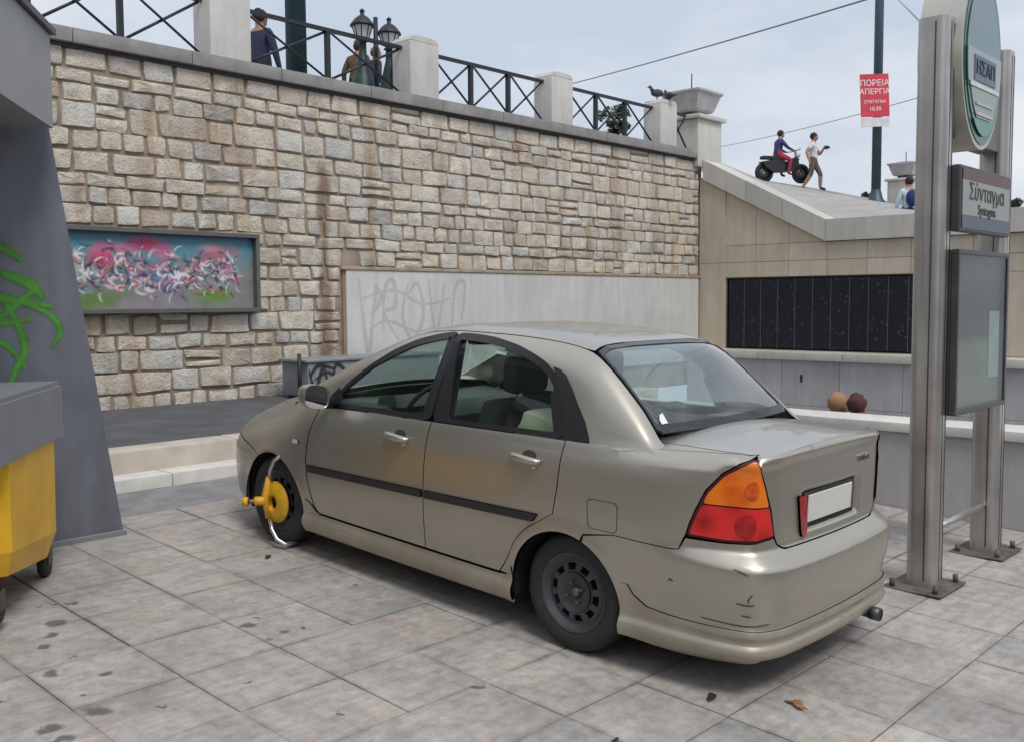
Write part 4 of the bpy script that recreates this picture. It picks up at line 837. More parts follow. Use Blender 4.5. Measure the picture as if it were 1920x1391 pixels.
block(10, 34, -40, -28, -4.2, 12, 'brown building behind and right of the photographer, out of view', (.24, .19, .15), 'y')
# ---------- car surface (local metres: x forward from the rear axle, y left, z up) ----------
def crspline(P, n):
    P=np.asarray(P,float); t=np.concatenate([[0],np.cumsum(np.linalg.norm(np.diff(P,axis=0),axis=1)**.5)])
    m=np.zeros_like(P)
    m[1:-1]=((P[2:]-P[1:-1])/(t[2:]-t[1:-1])[:,None]*(t[1:-1]-t[:-2])[:,None]+(P[1:-1]-P[:-2])/(t[1:-1]-t[:-2])[:,None]*(t[2:]-t[1:-1])[:,None])/(t[2:]-t[:-2])[:,None]
    m[0]=(P[1]-P[0])/(t[1]-t[0]); m[-1]=(P[-1]-P[-2])/(t[-1]-t[-2])
    q=np.linspace(0,t[-1],n); i=np.clip(np.searchsorted(t,q,side='right')-1,0,len(t)-2)
    h=(t[i+1]-t[i])[:,None]; u=((q-t[i])[:,None])/h
    return (2*u**3-3*u**2+1)*P[i]+(u**3-2*u**2+u)*h*m[i]+(-2*u**3+3*u**2)*P[i+1]+(u**3-u**2)*h*m[i+1]
def curve(pts,n=3000):
    c=crspline(pts,n); o=np.argsort(c[:,0]); c=c[o]
    return lambda x: np.interp(x,c[:,0],c[:,1])
_out=[(3.335,-.25),(3.345,0),(3.335,.25),(3.295,.47),(3.20,.645),(3.01,.75),(2.72,.803),(2.4,.828),(2.0,.839),(1.5,.845),(1.0,.847),(.5,.845),(0,.838),(-.35,.824),(-.62,.80),(-.82,.757),(-.945,.695),(-1.002,.57),(-1.022,.40),(-1.032,.2),(-1.036,0),(-1.032,-.2)]
_C=crspline(_out,6000)
_i0=np.argmin(np.abs(_C[:,1])+(_C[:,0]<0)*9); _i1=np.argmin(np.abs(_C[:,1])+(_C[:,0]>0)*9)
_C=_C[_i0:_i1+1]; _S=np.concatenate([[0],np.cumsum(np.linalg.norm(np.diff(_C,axis=0),axis=1))])
_T=np.gradient(_C,axis=0); _T/=np.linalg.norm(_T,axis=1)[:,None]; _N=np.stack([-_T[:,1],_T[:,0]],1)
if _N[len(_N)//2,1]<0: _N=-_N
_S=_S+(3.845914743560754-np.interp(0.,-_C[:,0],_S)); S0=_S[0]; SMAX=_S[-1]
def s_of_x(x):  # side
    return np.interp(-np.asarray(x,float),-_C[:,0],_S)
def s_of_yr(y): # rear
    k=_C[:,0]<-.5; return np.interp(-np.asarray(y,float),-_C[k,1],_S[k])
def s_of_yf(y):
    k=_C[:,0]>2.9; return np.interp(np.asarray(y,float),_C[k,1],_S[k])
def Cs(s): return np.stack([np.interp(s,_S,_C[:,0]),np.interp(s,_S,_C[:,1])],-1)
def Ns(s): return np.stack([np.interp(s,_S,_N[:,0]),np.interp(s,_S,_N[:,1])],-1)
_Ds=curve([(.12,.12),(.15,.06),(.175,.035),(.20,.022),(.235,.016),(.255,.024),(.275,.034),(.30,.034),(.34,.029),(.45,.014),(.60,.002),(.70,0),(.80,.005),(.88,.016),(.94,.031),(.985,.05),(1.015,.07),(1.04,.095),(1.06,.13),(1.08,.2)])
_Dr=curve([(.12,.22),(.15,.13),(.175,.06),(.20,.02),(.23,.002),(.25,.008),(.27,.02),(.29,.012),(.31,.004),(.325,.014),(.36,.024),(.45,.008),(.55,.0),(.59,.001),(.603,.004),(.613,.014),(.642,.05),(.655,.068),(.664,.078),(.68,.084),(.72,.086),(.85,.090),(.98,.096),(1.04,.098),(1.068,.095),(1.088,.086),(1.104,.083),(1.114,.088),(1.122,.105),(1.13,.14)])
_Df=curve([(.12,.22),(.15,.12),(.2,.05),(.3,.012),(.45,0),(.55,.008),(.62,.028),(.68,.065),(.74,.13),(.8,.22),(.86,.34),(.92,.48),(1.0,.7),(1.08,.95)])
def sst(a,b,x):
    u=np.clip((x-a)/(b-a),0,1); return u*u*(3-2*u)
ARCH=[(.03,.268,.335),(2.50,.275,.335)]
def dfun(s,z):
    s=np.asarray(s,float); z=np.asarray(z,float); c=Cs(s)
    wr=sst(s_of_x(-.36),s_of_yr(.60),s); wf=1-sst(s_of_yf(.30),s_of_x(2.2),s)
    # fender tops lean in more towards the front
    zz=z-np.clip(zbl(c[...,0])-.985,-.02,.07)*sst(.65,.95,z)
    side=_Ds(zz)+ np.clip((c[...,0]-1.9)/1.1,0,1)**1.4*np.clip((z-.55),0,1)**1.6*.75
    zr=z+(1.118-H(c[...,0]+.09,c[...,1]*.93))*sst(.92,1.03,z)
    d=side*(1-wr)*(1-wf)+_Dr(zr)*wr+_Df(z)*wf*(1-wr)
    for ax,az,ar in ARCH:
        r=np.hypot(c[...,0]-ax,z-az); d=d-.013*np.exp(-((r-ar)/.045)**2)*(c[...,1]>.6)
    return d
def Pb(s,z):
    s=np.asarray(s,float); z=np.asarray(z,float)
    c=Cs(s)-Ns(s)*dfun(s,z)[...,None]
    return np.concatenate([c,z[...,None]],-1)
# top heights (hood, deck)
_Hc=curve([(3.42,.52),(3.34,.63),(3.2,.735),(3.05,.815),(2.9,.885),(2.55,.985),(2.25,1.05),(2.0,1.085),(1.5,1.10),(.5,1.10),(0,1.09),(-.3,1.112),(-.5,1.118),(-.7,1.119),(-.82,1.120),(-.9,1.120),(-.96,1.115),(-1.05,1.09)])
def H(x,y): 
    x=np.asarray(x,float); y=np.abs(y)
    return _Hc(x)-.05*(y/.75)**2-.02*np.clip((y-.6)/.2,0,2)**2
def ztop(s):
    s=np.asarray(s,float); z=np.full(s.shape,1.0)
    z=np.where(Cs(s)[...,0]>2.6,.75,z)
    for _ in range(60):
        p=Pb(s,z); z=z+.35*(H(p[...,0],p[...,1])-z)
    return z
# greenhouse
_zc=curve([(-.62,.90),(-.5,.99),(-.42,1.06),(-.36,1.125),(-.25,1.232),(-.1,1.362),(.0,1.438),(.08,1.482),(.18,1.51),(.35,1.532),(.6,1.545),(.85,1.545),(1.05,1.540),(1.22,1.522),(1.35,1.495),(1.5,1.452),(1.8,1.325),(2.1,1.17),(2.4,1.0),(2.7,.83)])
def zc(x): return _zc(x)
_yb=curve([(2.7,.66),(2.4,.735),(2.1,.765),(1.7,.785),(1.0,.795),(.4,.793),(0,.785),(-.3,.765),(-.62,.73)])
def zbl(x): return .975-.035*(np.asarray(x,float)-1.78)-.05*0
TUM=.27; NG=7.
def gy(x,z):
    zb=zbl(x)-.05; r=np.clip((z-zb)/np.maximum(zc(x)-zb,1e-3),0,1); q=(1-r**NG)**(1/NG)
    return q*(_yb(x)-TUM*(z-zb))
def gz(x,y):
    x=np.asarray(x,float); y=np.abs(np.asarray(y,float)); zb=zbl(x)-.05; z=zc(x)+0*y
    for _ in range(40):
        q=np.clip(y/(_yb(x)-TUM*(z-zb)),0,1); z=.5*z+.5*(zb+(zc(x)-zb)*(1-q**NG)**(1/NG))
    return z
# (x,t): t in 0..2  from roof centre to belt
_qq=np.linspace(0,1,4001); _rr=(1-_qq**NG)**(1/NG); _tt=_qq+1-_rr
def smax(a,b,k=.045):
    h=np.clip(.5+.5*(a-b)/k,0,1); return b*(1-h)+a*h+k*h*(1-h)
def Pg(x,t,blend=True):
    x=np.asarray(x,float); t=np.asarray(t,float)
    q=np.interp(t,_tt,_qq); r=np.interp(t,_tt,_rr); zb=zbl(x)-.05; z=zb+(zc(x)-zb)*r
    y=q*(_yb(x)-TUM*(z-zb))
    if blend: z=np.where(x<.3,smax(z,ZBODY(x,y))-.0008*np.clip((.25-x)/.2,0,1)-.005*np.clip((-.3-x)/.1,0,1),z)
    return np.stack([x,y,z],-1)
def t_of_xz(x,z):
    zb=zbl(x)-.05; r=np.clip((z-zb)/np.maximum(zc(x)-zb,1e-3),0,1); q=(1-r**NG)**(1/NG); return q+1-r
def t_of_xy(x,y):
    z=gz(x,y); return t_of_xz(np.asarray(x,float),z)
# ================================================================== THE CAR
def add_round():
    """fender and boot edges roll over into the top surfaces"""
    ss = np.linspace(S0, SMAX, 800); zt = ztop(ss); base = dfun
    def d2(s, z):
        s = np.asarray(s, float); z = np.asarray(z, float); x = Cs(s)[..., 0]; m = np.clip((x-2.0)/.2, 0, 1)+np.clip((-.25-x)/.15, 0, 1)
        return base(s, z)+.028*np.clip(1-(np.interp(s, ss, zt)-z)/.045, 0, 1.3)**2*m*(1-.75*sst(4.75, 4.95, s))
    z2 = zt.copy(); c_, n_ = Cs(ss), Ns(ss)
    for _ in range(80):
        q = c_-n_*d2(ss, z2)[:, None]; z2 = z2+.25*(H(q[:, 0], q[:, 1])-z2)
    return d2, (lambda s: np.interp(s, ss, z2))
dfun, ZTOP = add_round()
_zx, _zy = np.linspace(-1.0, .5, 76), np.linspace(0, .9, 181); _zt = np.zeros((76, 181))
for _i, _x in enumerate(_zx):
    _s = float(s_of_x(max(_x, -.95))); _z = np.linspace(float(ZTOP(_s)), .7, 120); _y = Pb(np.full(120, _s), _z)[:, 1]; _y = np.maximum.accumulate(_y)
    _zt[_i] = np.where(_zy < _y[0], H(np.full(181, _x), _zy), np.interp(_zy, _y, _z))
def ZBODY(x, y):
    fx = np.clip((np.asarray(x, float)+1.0)/.02, 0, 74.999); fy = np.clip(np.asarray(y, float)/.005, 0, 179.999); i, j = fx.astype(int), fy.astype(int); u, v = fx-i, fy-j
    return _zt[i, j]*(1-u)*(1-v)+_zt[i+1, j]*u*(1-v)+_zt[i, j+1]*(1-u)*v+_zt[i+1, j+1]*u*v
CAR_LOC = (4.506, 3.068, 0.0); CAR_YAW = math.radians(90.33)
car = empty('car', CAR_LOC, 0, 'dusty champagne saloon car with a yellow clamp on its front wheel', 'car')
car.rotation_euler = (Matrix.Rotation(CAR_YAW, 3, 'Z') @ Matrix.Rotation(-math.atan(SLOPE), 3, 'Y')).to_euler()
def paint_mat():
    t = NT('champagne_paint'); p = t.obj(); n = t.noise(t.mapping(p, (1.2, 1.2, 1.2)), 3, 5, .6); sx = t.node('ShaderNodeSeparateXYZ'); t.link(p, sx.inputs[0])
    low = t.node('ShaderNodeMapRange'); t.link(sx.outputs[2], low.inputs[0]); low.inputs[1].default_value = .75; low.inputs[2].default_value = .15
    dust_shade = t.math('MULTIPLY', t.ramp(n, [(.3, .25), (.75, 1.)]), t.math('MULTIPLY_ADD', low.outputs[0], .40, .06))
    c = t.mix(dust_shade, (.50, .47, .405), (.185, .165, .134))  # dust, its tint also darkened low down to paint in the side's shading
    t.bsdf(c, t.math('MULTIPLY_ADD', dust_shade, .25, .34), t.math('MULTIPLY_ADD', dust_shade, -.4, .84), None, Coat_Weight=t.math('MULTIPLY_ADD', dust_shade, -.5, .6), Coat_Roughness=.06); return t.m
M_PAINT = paint_mat()
M_GAP = simple('gap_black', (.008, .008, .008), .9, bump=0); M_TRIM = simple('black_trim', (.018, .018, .021), .45, var=.1, bump=.04); M_MOULD = simple('side_moulding', (.022, .021, .021), .55, var=.15)
M_GLASS = glass_mat('window_glass', (.76, .87, .83), .012, 1.25, .02); M_RGLASS = glass_mat('rear_glass', (.66, .80, .79), .02, 2.9, .27)
M_CABIN = simple('cabin_cloth', (.045, .047, .048), .85, var=.2, scale=20, bump=.3); M_CABL = simple('cabin_plastic', (.10, .105, .10), .7)
M_SKIRT = simple('skirt_paint', (.36, .325, .265), .42, .5, var=.14, scale=4, bump=.03, Coat_Weight=.3)

def resample(poly, step, closed=True):
    P = np.asarray(poly, float); out = []
    n = len(P)
    for i in range(n if closed else n-1):
        a, b = P[i], P[(i+1) % n]; k = max(1, int(np.ceil(np.linalg.norm(b-a)/step)))
        for j in range(k): out.append(a+(b-a)*j/k)
    if not closed: out.append(P[-1])
    return np.array(out)
def inside(pts, poly):
    x, y = pts[:, 0], pts[:, 1]; c = np.zeros(len(pts), bool); n = len(poly)
    for i in range(n):
        (x1, y1), (x2, y2) = poly[i-1], poly[i]
        if y1 == y2: continue
        m = ((y1 > y) != (y2 > y)); c ^= m & (x < (x2-x1)*(y-y1)/(y2-y1)+x1)
    return c
def edge_dist(pts, poly):
    d = np.full(len(pts), 9.)
    for i in range(len(poly)):
        a, b = poly[i-1], poly[i]; e = b-a; L = max(e@e, 1e-12); u = np.clip(((pts-a)@e)/L, 0, 1); d = np.minimum(d, np.linalg.norm(pts-a-u[:, None]*e, axis=1))
    return d
def surf_patch(poly, fmap, step=.05, off=0., flange=.014, rows=None, bstep=None):
    """triangulate a 2-D outline, lay it on the body surface, fold its edge inwards"""
    B = resample(poly, bstep or step*.6); lo, hi = B.min(0), B.max(0)
    us = np.arange(lo[0]+step/2, hi[0], step); vs_ = np.arange(lo[1]+step/2, hi[1], step)
    if rows is not None: vs_ = np.unique(np.concatenate([vs_, [r for r in rows if lo[1] < r < hi[1]]]))
    G = np.stack(np.meshgrid(us, vs_), -1).reshape(-1, 2); G = G[inside(G, B)]
    if len(G): G = G[edge_dist(G, B) > min(step*.33, .012)]
    pts = [Vector(p) for p in np.concatenate([B, G])] if len(G) else [Vector(p) for p in B]
    nB = len(B); r = delaunay_2d_cdt(pts, [], [list(range(nB))], 1, 1e-7)
    V2 = np.array([list(v) for v in r[0]]); F = [tuple(f) for f in r[2] if len(f) >= 3]; orig = r[3]
    P = fmap(V2[:, 0], V2[:, 1]); e = 7e-3
    N = np.cross(fmap(V2[:, 0]+e, V2[:, 1])-fmap(V2[:, 0]-e, V2[:, 1]), fmap(V2[:, 0], V2[:, 1]+e)-fmap(V2[:, 0], V2[:, 1]-e)); N /= np.maximum(np.linalg.norm(N, axis=1), 1e-12)[:, None]
    cen = np.stack([np.clip(P[:, 0], .2, 1.9), P[:, 1]*0, np.minimum(P[:, 2]-.05, .85)], 1); sg = np.sign(np.sum(N*(P-cen), 1).sum()); N *= sg
    P = P+N*off
    f0 = F[0]; tri = np.cross(P[f0[1]]-P[f0[0]], P[f0[2]]-P[f0[0]]); flip = []
    for f in F:
        tn = np.cross(P[f[1]]-P[f[0]], P[f[2]]-P[f[0]]); flip.append(f if tn@N[f[0]] > 0 else f[::-1])
    F = flip; Pn, Nn = [P], [N]
    if flange:
        loop = []; inv = {}
        for k, oo in enumerate(orig):
            for q in oo: inv.setdefault(q, k)
        loop = [inv[i] for i in range(nB) if i in inv]; loop = [a for i, a in enumerate(loop) if a != loop[i-1]]
        b = len(P); n = len(loop); A = P[loop]; IN = A-N[loop]*flange; ed = np.roll(A, -1, 0)-np.roll(A, 1, 0); side = np.cross(ed, N[loop]); side /= np.maximum(np.linalg.norm(side, axis=1), 1e-9)[:, None]
        Pn += [A, IN]; Nn += [side, side]
        for i in range(n): F.append((b+i, b+(i+1) % n, b+n+(i+1) % n, b+n+i))
    return np.concatenate(Pn), np.concatenate(Nn), F
def merge(patches):
    P, N, F, b = [], [], [], 0
    for p, n, f in patches: P.append(p); N.append(n); F += [tuple(b+i for i in q) for q in f]; b += len(p)
    return np.concatenate(P), np.concatenate(N), F
def patch_obj(name, patches, mat, parent, mirror=False):
    P, N, F = merge(patches if isinstance(patches, list) else [patches])
    if mirror: P = P*[1, -1, 1]; N = N*[1, -1, 1]; F = [f[::-1] for f in F]
    me = bpy.data.meshes.new(name); me.from_pydata([tuple(p) for p in P], [], F); me.polygons.foreach_set('use_smooth', [True]*len(me.polygons)); me.update()
    me.normals_split_custom_set_from_vertices([tuple(n) for n in N]); return new_obj(name, me, mat, parent)
MB_ = lambda s, z: Pb(s, z)
def side(poly): return [(float(s_of_x(x)), z) for x, z in poly]      # outline given in (x,z)
def arc(k, a0, a1, n=14, dr=0.): ax, az, ar = ARCH[k]; return [(ax+(ar+dr)*math.cos(math.radians(a0+(a1-a0)*i/n)), az+(ar+dr)*math.sin(math.radians(a0+(a1-a0)*i/n))) for i in range(n+1)]
def inset(poly, d):
    P = np.asarray(poly, float); n = len(P); out = []; area = sum(P[i-1][0]*P[i][1]-P[i][0]*P[i-1][1] for i in range(n)); s = 1 if area > 0 else -1
    for i in range(n):
        a, b, c = P[i-1], P[i], P[(i+1) % n]; t1 = (b-a)/np.linalg.norm(b-a); t2 = (c-b)/np.linalg.norm(c-b); n1 = np.array([-t1[1], t1[0]])*s; n2 = np.array([-t2[1], t2[0]])*s
        m = n1+n2; m /= max(np.linalg.norm(m), .3); out.append(b+m*d/max(.45, m@n1))
    return np.array(out)
def rounded(poly, r, n=5):
    P = [np.asarray(p, float) for p in poly]; out = []
    for i in range(len(P)):
        a, b, c = P[i-1], P[i], P[(i+1) % len(P)]; d1, d2 = np.linalg.norm(a-b), np.linalg.norm(c-b); k = min(r, .45*d1, .45*d2); p, q = b+(a-b)/d1*k, b+(c-b)/d2*k
        for j in range(n+1): u = j/n; out.append((1-u)**2*p+2*u*(1-u)*b+u*u*q)
    return np.array(out)
GAP = .004
ROWS_SIDE = (.155, .175, .2, .235, .255, .275, .3); ROWS_REAR = (.175, .2, .23, .25, .27, .29, .31, .325, .36, .60, .625, .635, .642, .648, .655, .66, .664, .67, .68)
belt = lambda x: float(zbl(x))+.004
# ---- outlines
FD = [(2.045, belt(2.045)-.02), (2.10, .80), (2.118, .63), (2.105, .47), (2.06, .34), (2.015, .302), (1.032, .302), (1.03, belt(1.03)), (1.5, belt(1.5)), (1.9, belt(1.9)-.003)]
RD = [(1.024, belt(1.03)), (1.026, .302), (.47, .302), (.425, .36)]+arc(0, 22, 62, 8, .055)+[(.105, .68), (.088, .80), (.082, belt(.082)), (.5, belt(.5))]
FE = [(2.05, belt(2.045)-.02)]+[(2.106, .80), (2.124, .63), (2.111, .47), (2.066, .335), (2.03, .30)]; FE = [(x+.004, z) for x, z in FE]
fe_arch = arc(1, 170, 2, 22)   # front edge to back edge of the arch
def fender_poly():
    P = side(FE); P += [(float(s_of_x(ARCH[1][0]-ARCH[1][2]*.995)), .30)]
    P += side(arc(1, 176, 60, 18)); P += side([(2.86, .615), (3.0, .635)]); s_end = float(s_of_yf(.58))
    P += [(s_end, .66), (s_end-.0, .70)]; 
    top = np.linspace(s_end, float(s_of_x(2.06)), 30); P += [(s, float(ZTOP(s))) for s in top]; return P
QP_x = [(.076, belt(.076)), (.082, .80), (.099, .68)]
def quarter_poly():
    P = side(QP_x)+side(arc(0, 70, 168, 14, 0.)[0:1]); P = side(QP_x)+side(arc(0, 62, 60, 1, .051))
    P = side([(.076, belt(.076)-.0), (.082, .80), (.099, .68)]+arc(0, 60, 21, 7, .05)+[(.418, .36), (.458, .305), (.36, .30)])
    P += side(arc(0, 6, 108, 22)); P += side([(-.09, .62), (-.26, .650), (-.55, .646)]); P += [(4.438, .650), (4.455, .70)]
    P += [(4.464, .716), (4.477, .770), (4.501, .838), (4.539, .927), (4.608, 1.008), (4.688, 1.058), (4.752, 1.081)]
    top = np.linspace(4.786, float(s_of_x(.076)), 40); P += [(s, float(ZTOP(s))-.0015+.03*float(np.clip((Cs(s)[0]+.25)/.1, 0, 1))) for s in top]; return P
LAMP = [(4.471, .714), (4.484, .768), (4.508, .834), (4.545, .922), (4.612, 1.002), (4.69, 1.052), (4.752, 1.076), (4.790, 1.074), (4.848, 1.02), (4.886, .955), (4.930, .848), (4.962, .728), (4.83, .712), (4.65, .706)]
def bumper_poly():
    P = side(arc(0, 181, 112, 16)); P = side([(-.305, .30)]+arc(0, 172, 111, 14)); P += side([(-.095, .612), (-.26, .6455), (-.55, .6415)]); P += [(4.442, .6455), (4.468, .70), (4.65, .698), (4.83, .706), (4.962, .720), (4.988, .69), (5.03, .668)]
    P += [(s, .662) for s in np.linspace(5.06, SMAX, 8)]; P += [(s, .332) for s in np.linspace(SMAX, 4.5, 14)]; P += side([(-.56, .335), (-.445, .345), (-.374, .387), (-.343, .432)]); return P
def rskirt_poly():
    P = side([(-.303, .185), (-.305, .30), (-.31, .43), (-.34, .428), (-.37, .385), (-.44, .342), (-.56, .332)]); P += [(s, .329) for s in np.linspace(4.5, SMAX, 16)]
    P += [(s, .205) for s in np.linspace(SMAX, 4.86, 8)]; P += [(4.84, .165), (4.5, .160)]; return P
def fbumper_poly():
    P = [(s, .17) for s in np.linspace(S0, float(s_of_x(2.83)), 14)]+side(arc(1, 3, 59, 12)); P += side([(2.86, .608), (3.0, .628)]); P += [(float(s_of_yf(.58)), .652), (float(s_of_yf(.3)), .66), (S0, .665)]; return P
fs = {'mirror': 0}
for mir in (False, True):
    kw = dict(mirror=mir)
    # front wing
    top_in = lambda x: np.minimum(.70, Cs(s_of_x(x))[..., 1]-.16)
    ss_ = np.linspace(float(s_of_yf(.60)), float(s_of_x(2.06)), 24); pt = Pb(ss_, ZTOP(ss_)); strip_poly = [(p[0], p[1]) for p in pt]+[(x, float(p_[1])-.075) for x, p_ in zip(np.linspace(2.06, 3.02, 12), [Pb(s_of_x(x), ZTOP(s_of_x(x))) for x in np.linspace(2.06, 3.02, 12)])]
    topmap = lambda x, y: np.stack([x, y, H(x, y)], -1)
    fe = patch_obj('front_wing', [surf_patch(fender_poly(), MB_, .045), surf_patch(strip_poly, topmap, .04, flange=0)], M_PAINT, car, **kw)
    patch_obj('side_indicator', surf_patch(rounded(side([(2.21, .708), (2.275, .708), (2.275, .736), (2.21, .736)]), .012), MB_, .03, .006, .006), simple('clear_lens', (.62, .58, .50), .25, Coat_Weight=.5), fe, **kw)
    # doors
    fd = patch_obj('front_door', surf_patch(side(FD), MB_, .045), M_PAINT, car, **kw); rd = patch_obj('rear_door', surf_patch(side(RD), MB_, .045), M_PAINT, car, **kw)
    mz = lambda x: .575+(2.11-x)*.0342
    patch_obj('moulding', surf_patch(rounded(side([(2.108, mz(2.108)-.022), (2.108, mz(2.108)+.02), (1.036, mz(1.036)+.02), (1.036, mz(1.036)-.022)]), .006, 2), MB_, .04, .011, .012), M_MOULD, fd, **kw)
    patch_obj('moulding', surf_patch(rounded(side([(1.020, mz(1.02)-.022), (1.020, mz(1.02)+.02), (.195, mz(.195)+.02), (.225, mz(.225)-.022)]), .006, 2), MB_, .04, .011, .012), M_MOULD, rd, **kw)
    for d_, hx, hz in ((fd, 1.262, .895), (rd, .292, .925)):
        s0 = float(s_of_x(hx)); el = [(s0+.012+.046*math.cos(a), hz+.016+.024*math.sin(a)) for a in np.linspace(0, 2*math.pi, 24, endpoint=False)]
        patch_obj('handle_recess_shade', surf_patch(el, MB_, .02, .0015, 0), simple('recess_shadow', (.05, .045, .04), .6), d_, **kw)  # flat dark ellipse painting in the shade of the handle recess
        pts = []; 
        for u in np.linspace(-1, 1, 11):
            b = Pb(np.float64(s0+u*.098), np.float64(hz-.006*u)); pts.append((b[0], (b[1]+.012+.026*(1-abs(u)**3.0)), b[2]))
        if mir: pts = [(a, -b, c) for a, b, c in pts]
        h_ = MB().tube(pts, [.012, .017, .0195, .0205, .021, .021, .021, .0205, .0195, .017, .012], 12).build('door_handle', M_PAINT, d_)
        b = Pb(np.float64(s0+.052), np.float64(hz-.034)); sy = -1 if mir else 1
        MB().lathe([(.0, .012), (.012, .012), (.016, .004), (.016, -.01)], 14, (b[0], sy*b[1], b[2]), 'y').build('key_lock', simple('lock_cream', (.55, .52, .45), .35, .3), d_)
    # windows: black frame ring plus pane, laid on the glasshouse
    FW = rounded([(1.99, belt(1.99)+.002), (1.855, 1.122), (1.69, 1.245), (1.52, 1.350), (1.34, 1.430), (1.18, 1.472), (1.085, 1.489), (1.048, 1.489), (1.045, belt(1.045)+.002)], .05)
    RW = rounded([(1.030, belt(1.03)+.002), (1.036, 1.489), (.90, 1.492), (.74, 1.486), (.56, 1.462), (.41, 1.424), (.31, 1.388), (.243, 1.342), (.198, 1.275), (.160, 1.18), (.10, belt(.10)+.002)], .05)
    QW = rounded([(.272, 1.376), (.248, 1.345), (.206, 1.275), (.168, 1.18), (.100, belt(.09)-.028), (-.060, belt(-.05)-.028), (-.043, 1.062), (.0, 1.138), (.066, 1.216), (.12, 1.284), (.181, 1.346), (.225, 1.368)], .006)
    xzmap = lambda x, z: np.stack([x, gy(x, z), z], -1)
    def ring_obj(name, outer, wf, mat, parent, off=.003):
        inn = np.array([p for p in inset(outer, .027)]); inn = np.array([np.array(p)+np.array(wf(*p)) for p in inn]); n = len(outer)
        Po = xzmap(outer[:, 0], outer[:, 1]); Pi = xzmap(inn[:, 0], inn[:, 1]); nrm = np.array([0, .96, .27]); V = np.concatenate([Po-nrm*.004, Po+nrm*(off+.006), Pi+nrm*(off+.004), Pi-nrm*.012]); F = []
        for a in range(3):
            for i in range(n): F.append((a*n+i, a*n+(i+1) % n, (a+1)*n+(i+1) % n, (a+1)*n+i))
        if mir: V = V*[1, -1, 1]; F = [f[::-1] for f in F]
        me = bpy.data.meshes.new(name); me.from_pydata([tuple(v) for v in V], [], F); me.polygons.foreach_set('use_smooth', [True]*len(F)); me.update(); me.set_sharp_from_angle(angle=math.radians(40)); new_obj(name, me, mat, parent); return inn
    inn = ring_obj('window_frame', FW, lambda x, z: ((.0 if x > 1.1 else .055*(1-(z-1)/.6)), -.012 if z > 1.3 else 0), M_TRIM, fd); patch_obj('window', surf_patch(inn, xzmap, .05, -.008, 0), M_GLASS, fd, **kw)
    inn = ring_obj('window_frame', RW, lambda x, z: ((-.085*(1-(z-1)/.62) if x > .9 else .03 if x < .3 and z < 1.25 else 0), -.010 if z > 1.3 else 0), M_TRIM, rd); patch_obj('window', surf_patch(inn, xzmap, .05, -.008, 0), M_GLASS, rd, **kw)
    # quarter panel, boot-side strip, C-pillar and roof rail in one skin
    ss_ = np.linspace(4.786, float(s_of_x(-.2)), 26); pt = Pb(ss_, ZTOP(ss_)); deck_poly = [(p[0], p[1]) for p in pt]+[(-.2, .632), (-.5, .628), (-.70, .622), (-.80, .606), (-.825, .600)]
    tt = lambda x, z: float(t_of_xz(np.float64(x), np.float64(z))); ty = lambda x, y: float(t_of_xy(np.float64(x), np.float64(y)))
    low = [(2.08, tt(2.08, belt(2.05)-.01)), (1.995, tt(1.995, belt(1.99)+.006)), (1.85, tt(1.85, 1.115)), (1.69, tt(1.69, 1.237)), (1.52, tt(1.52, 1.342)), (1.34, tt(1.34, 1.422)), (1.18, tt(1.18, 1.464)), (1.06, tt(1.06, 1.480)), (.90, tt(.90, 1.483)), (.74, tt(.74, 1.476)), (.56, tt(.56, 1.451)), (.40, tt(.40, 1.406)), (.31, tt(.31, 1.374)), (.24, tt(.24, 1.352)), (.19, tt(.19, 1.330)), (.13, tt(.13, 1.270)), (.078, tt(.078, 1.204)), (.012, tt(.012, 1.128)), (-.034, tt(-.034, 1.05)), (-.062, tt(-.062, belt(-.05)-.03)), (-.2, 1.99), (-.35, 1.99), (-.46, 1.99), (-.50, 1.6), (-.50, 1.25)]
    RWE = [(-.372, .652), (-.34, .642), (-.25, .618), (-.1, .597), (.0, .584), (.06, .576), (.095, .57)]   # rear-window side edge (x,y)
    high = [(-.49, ty(-.38, .66)), (-.42, ty(-.38, .662))]+[(x-.003, ty(x, y+.006)) for x, y in RWE[:-2]]+[(.100, ty(.10, .574)), (.15, ty(.15, .572)), (.4, ty(.4, .572)), (.8, ty(.8, .575)), (1.2, ty(1.2, .572)), (1.34, ty(1.34, .57)), (1.6, ty(1.6, .60)), (1.9, ty(1.9, .635)), (2.15, ty(2.15, .66)), (2.28, ty(2.25, .665))]
    qp = patch_obj('rear_wing', [surf_patch(quarter_poly(), MB_, .045), surf_patch(deck_poly, topmap, .035, flange=.003), surf_patch(low+high, Pg, .035, flange=0, bstep=.03)], M_PAINT, car, **kw)
    patch_obj('quarter_trim', surf_patch(QW, xzmap, .04, .004, .012), M_TRIM, qp, **kw)
    if not mir:
        fl = rounded(side([(-.098, .795), (-.275, .80), (-.280, .655), (-.112, .655)]), .03)
        n = len(fl); fo = np.array(fl); cen = fo.mean(0); fi = cen+(fo-cen)*.965; A, B2 = Pb(fo[:, 0], fo[:, 1]), Pb(fi[:, 0], fi[:, 1]); V = np.concatenate([A+[0, .0012, 0], B2+[0, .0012, 0]])
        me = bpy.data.meshes.new('fuel_flap_seam'); me.from_pydata([tuple(v) for v in V], [], [(i, (i+1) % n, n+(i+1) % n, n+i) for i in range(n)]); seam = new_obj('fuel_flap', me, M_GAP, qp)
    # lamps
    lp = np.array(LAMP); hs_ = patch_obj('tail_lamp', surf_patch(rounded(lp, .02, 3), MB_, .04, .003, .02), simple('lamp_seal', (.06, .012, .012), .4), car, **kw)
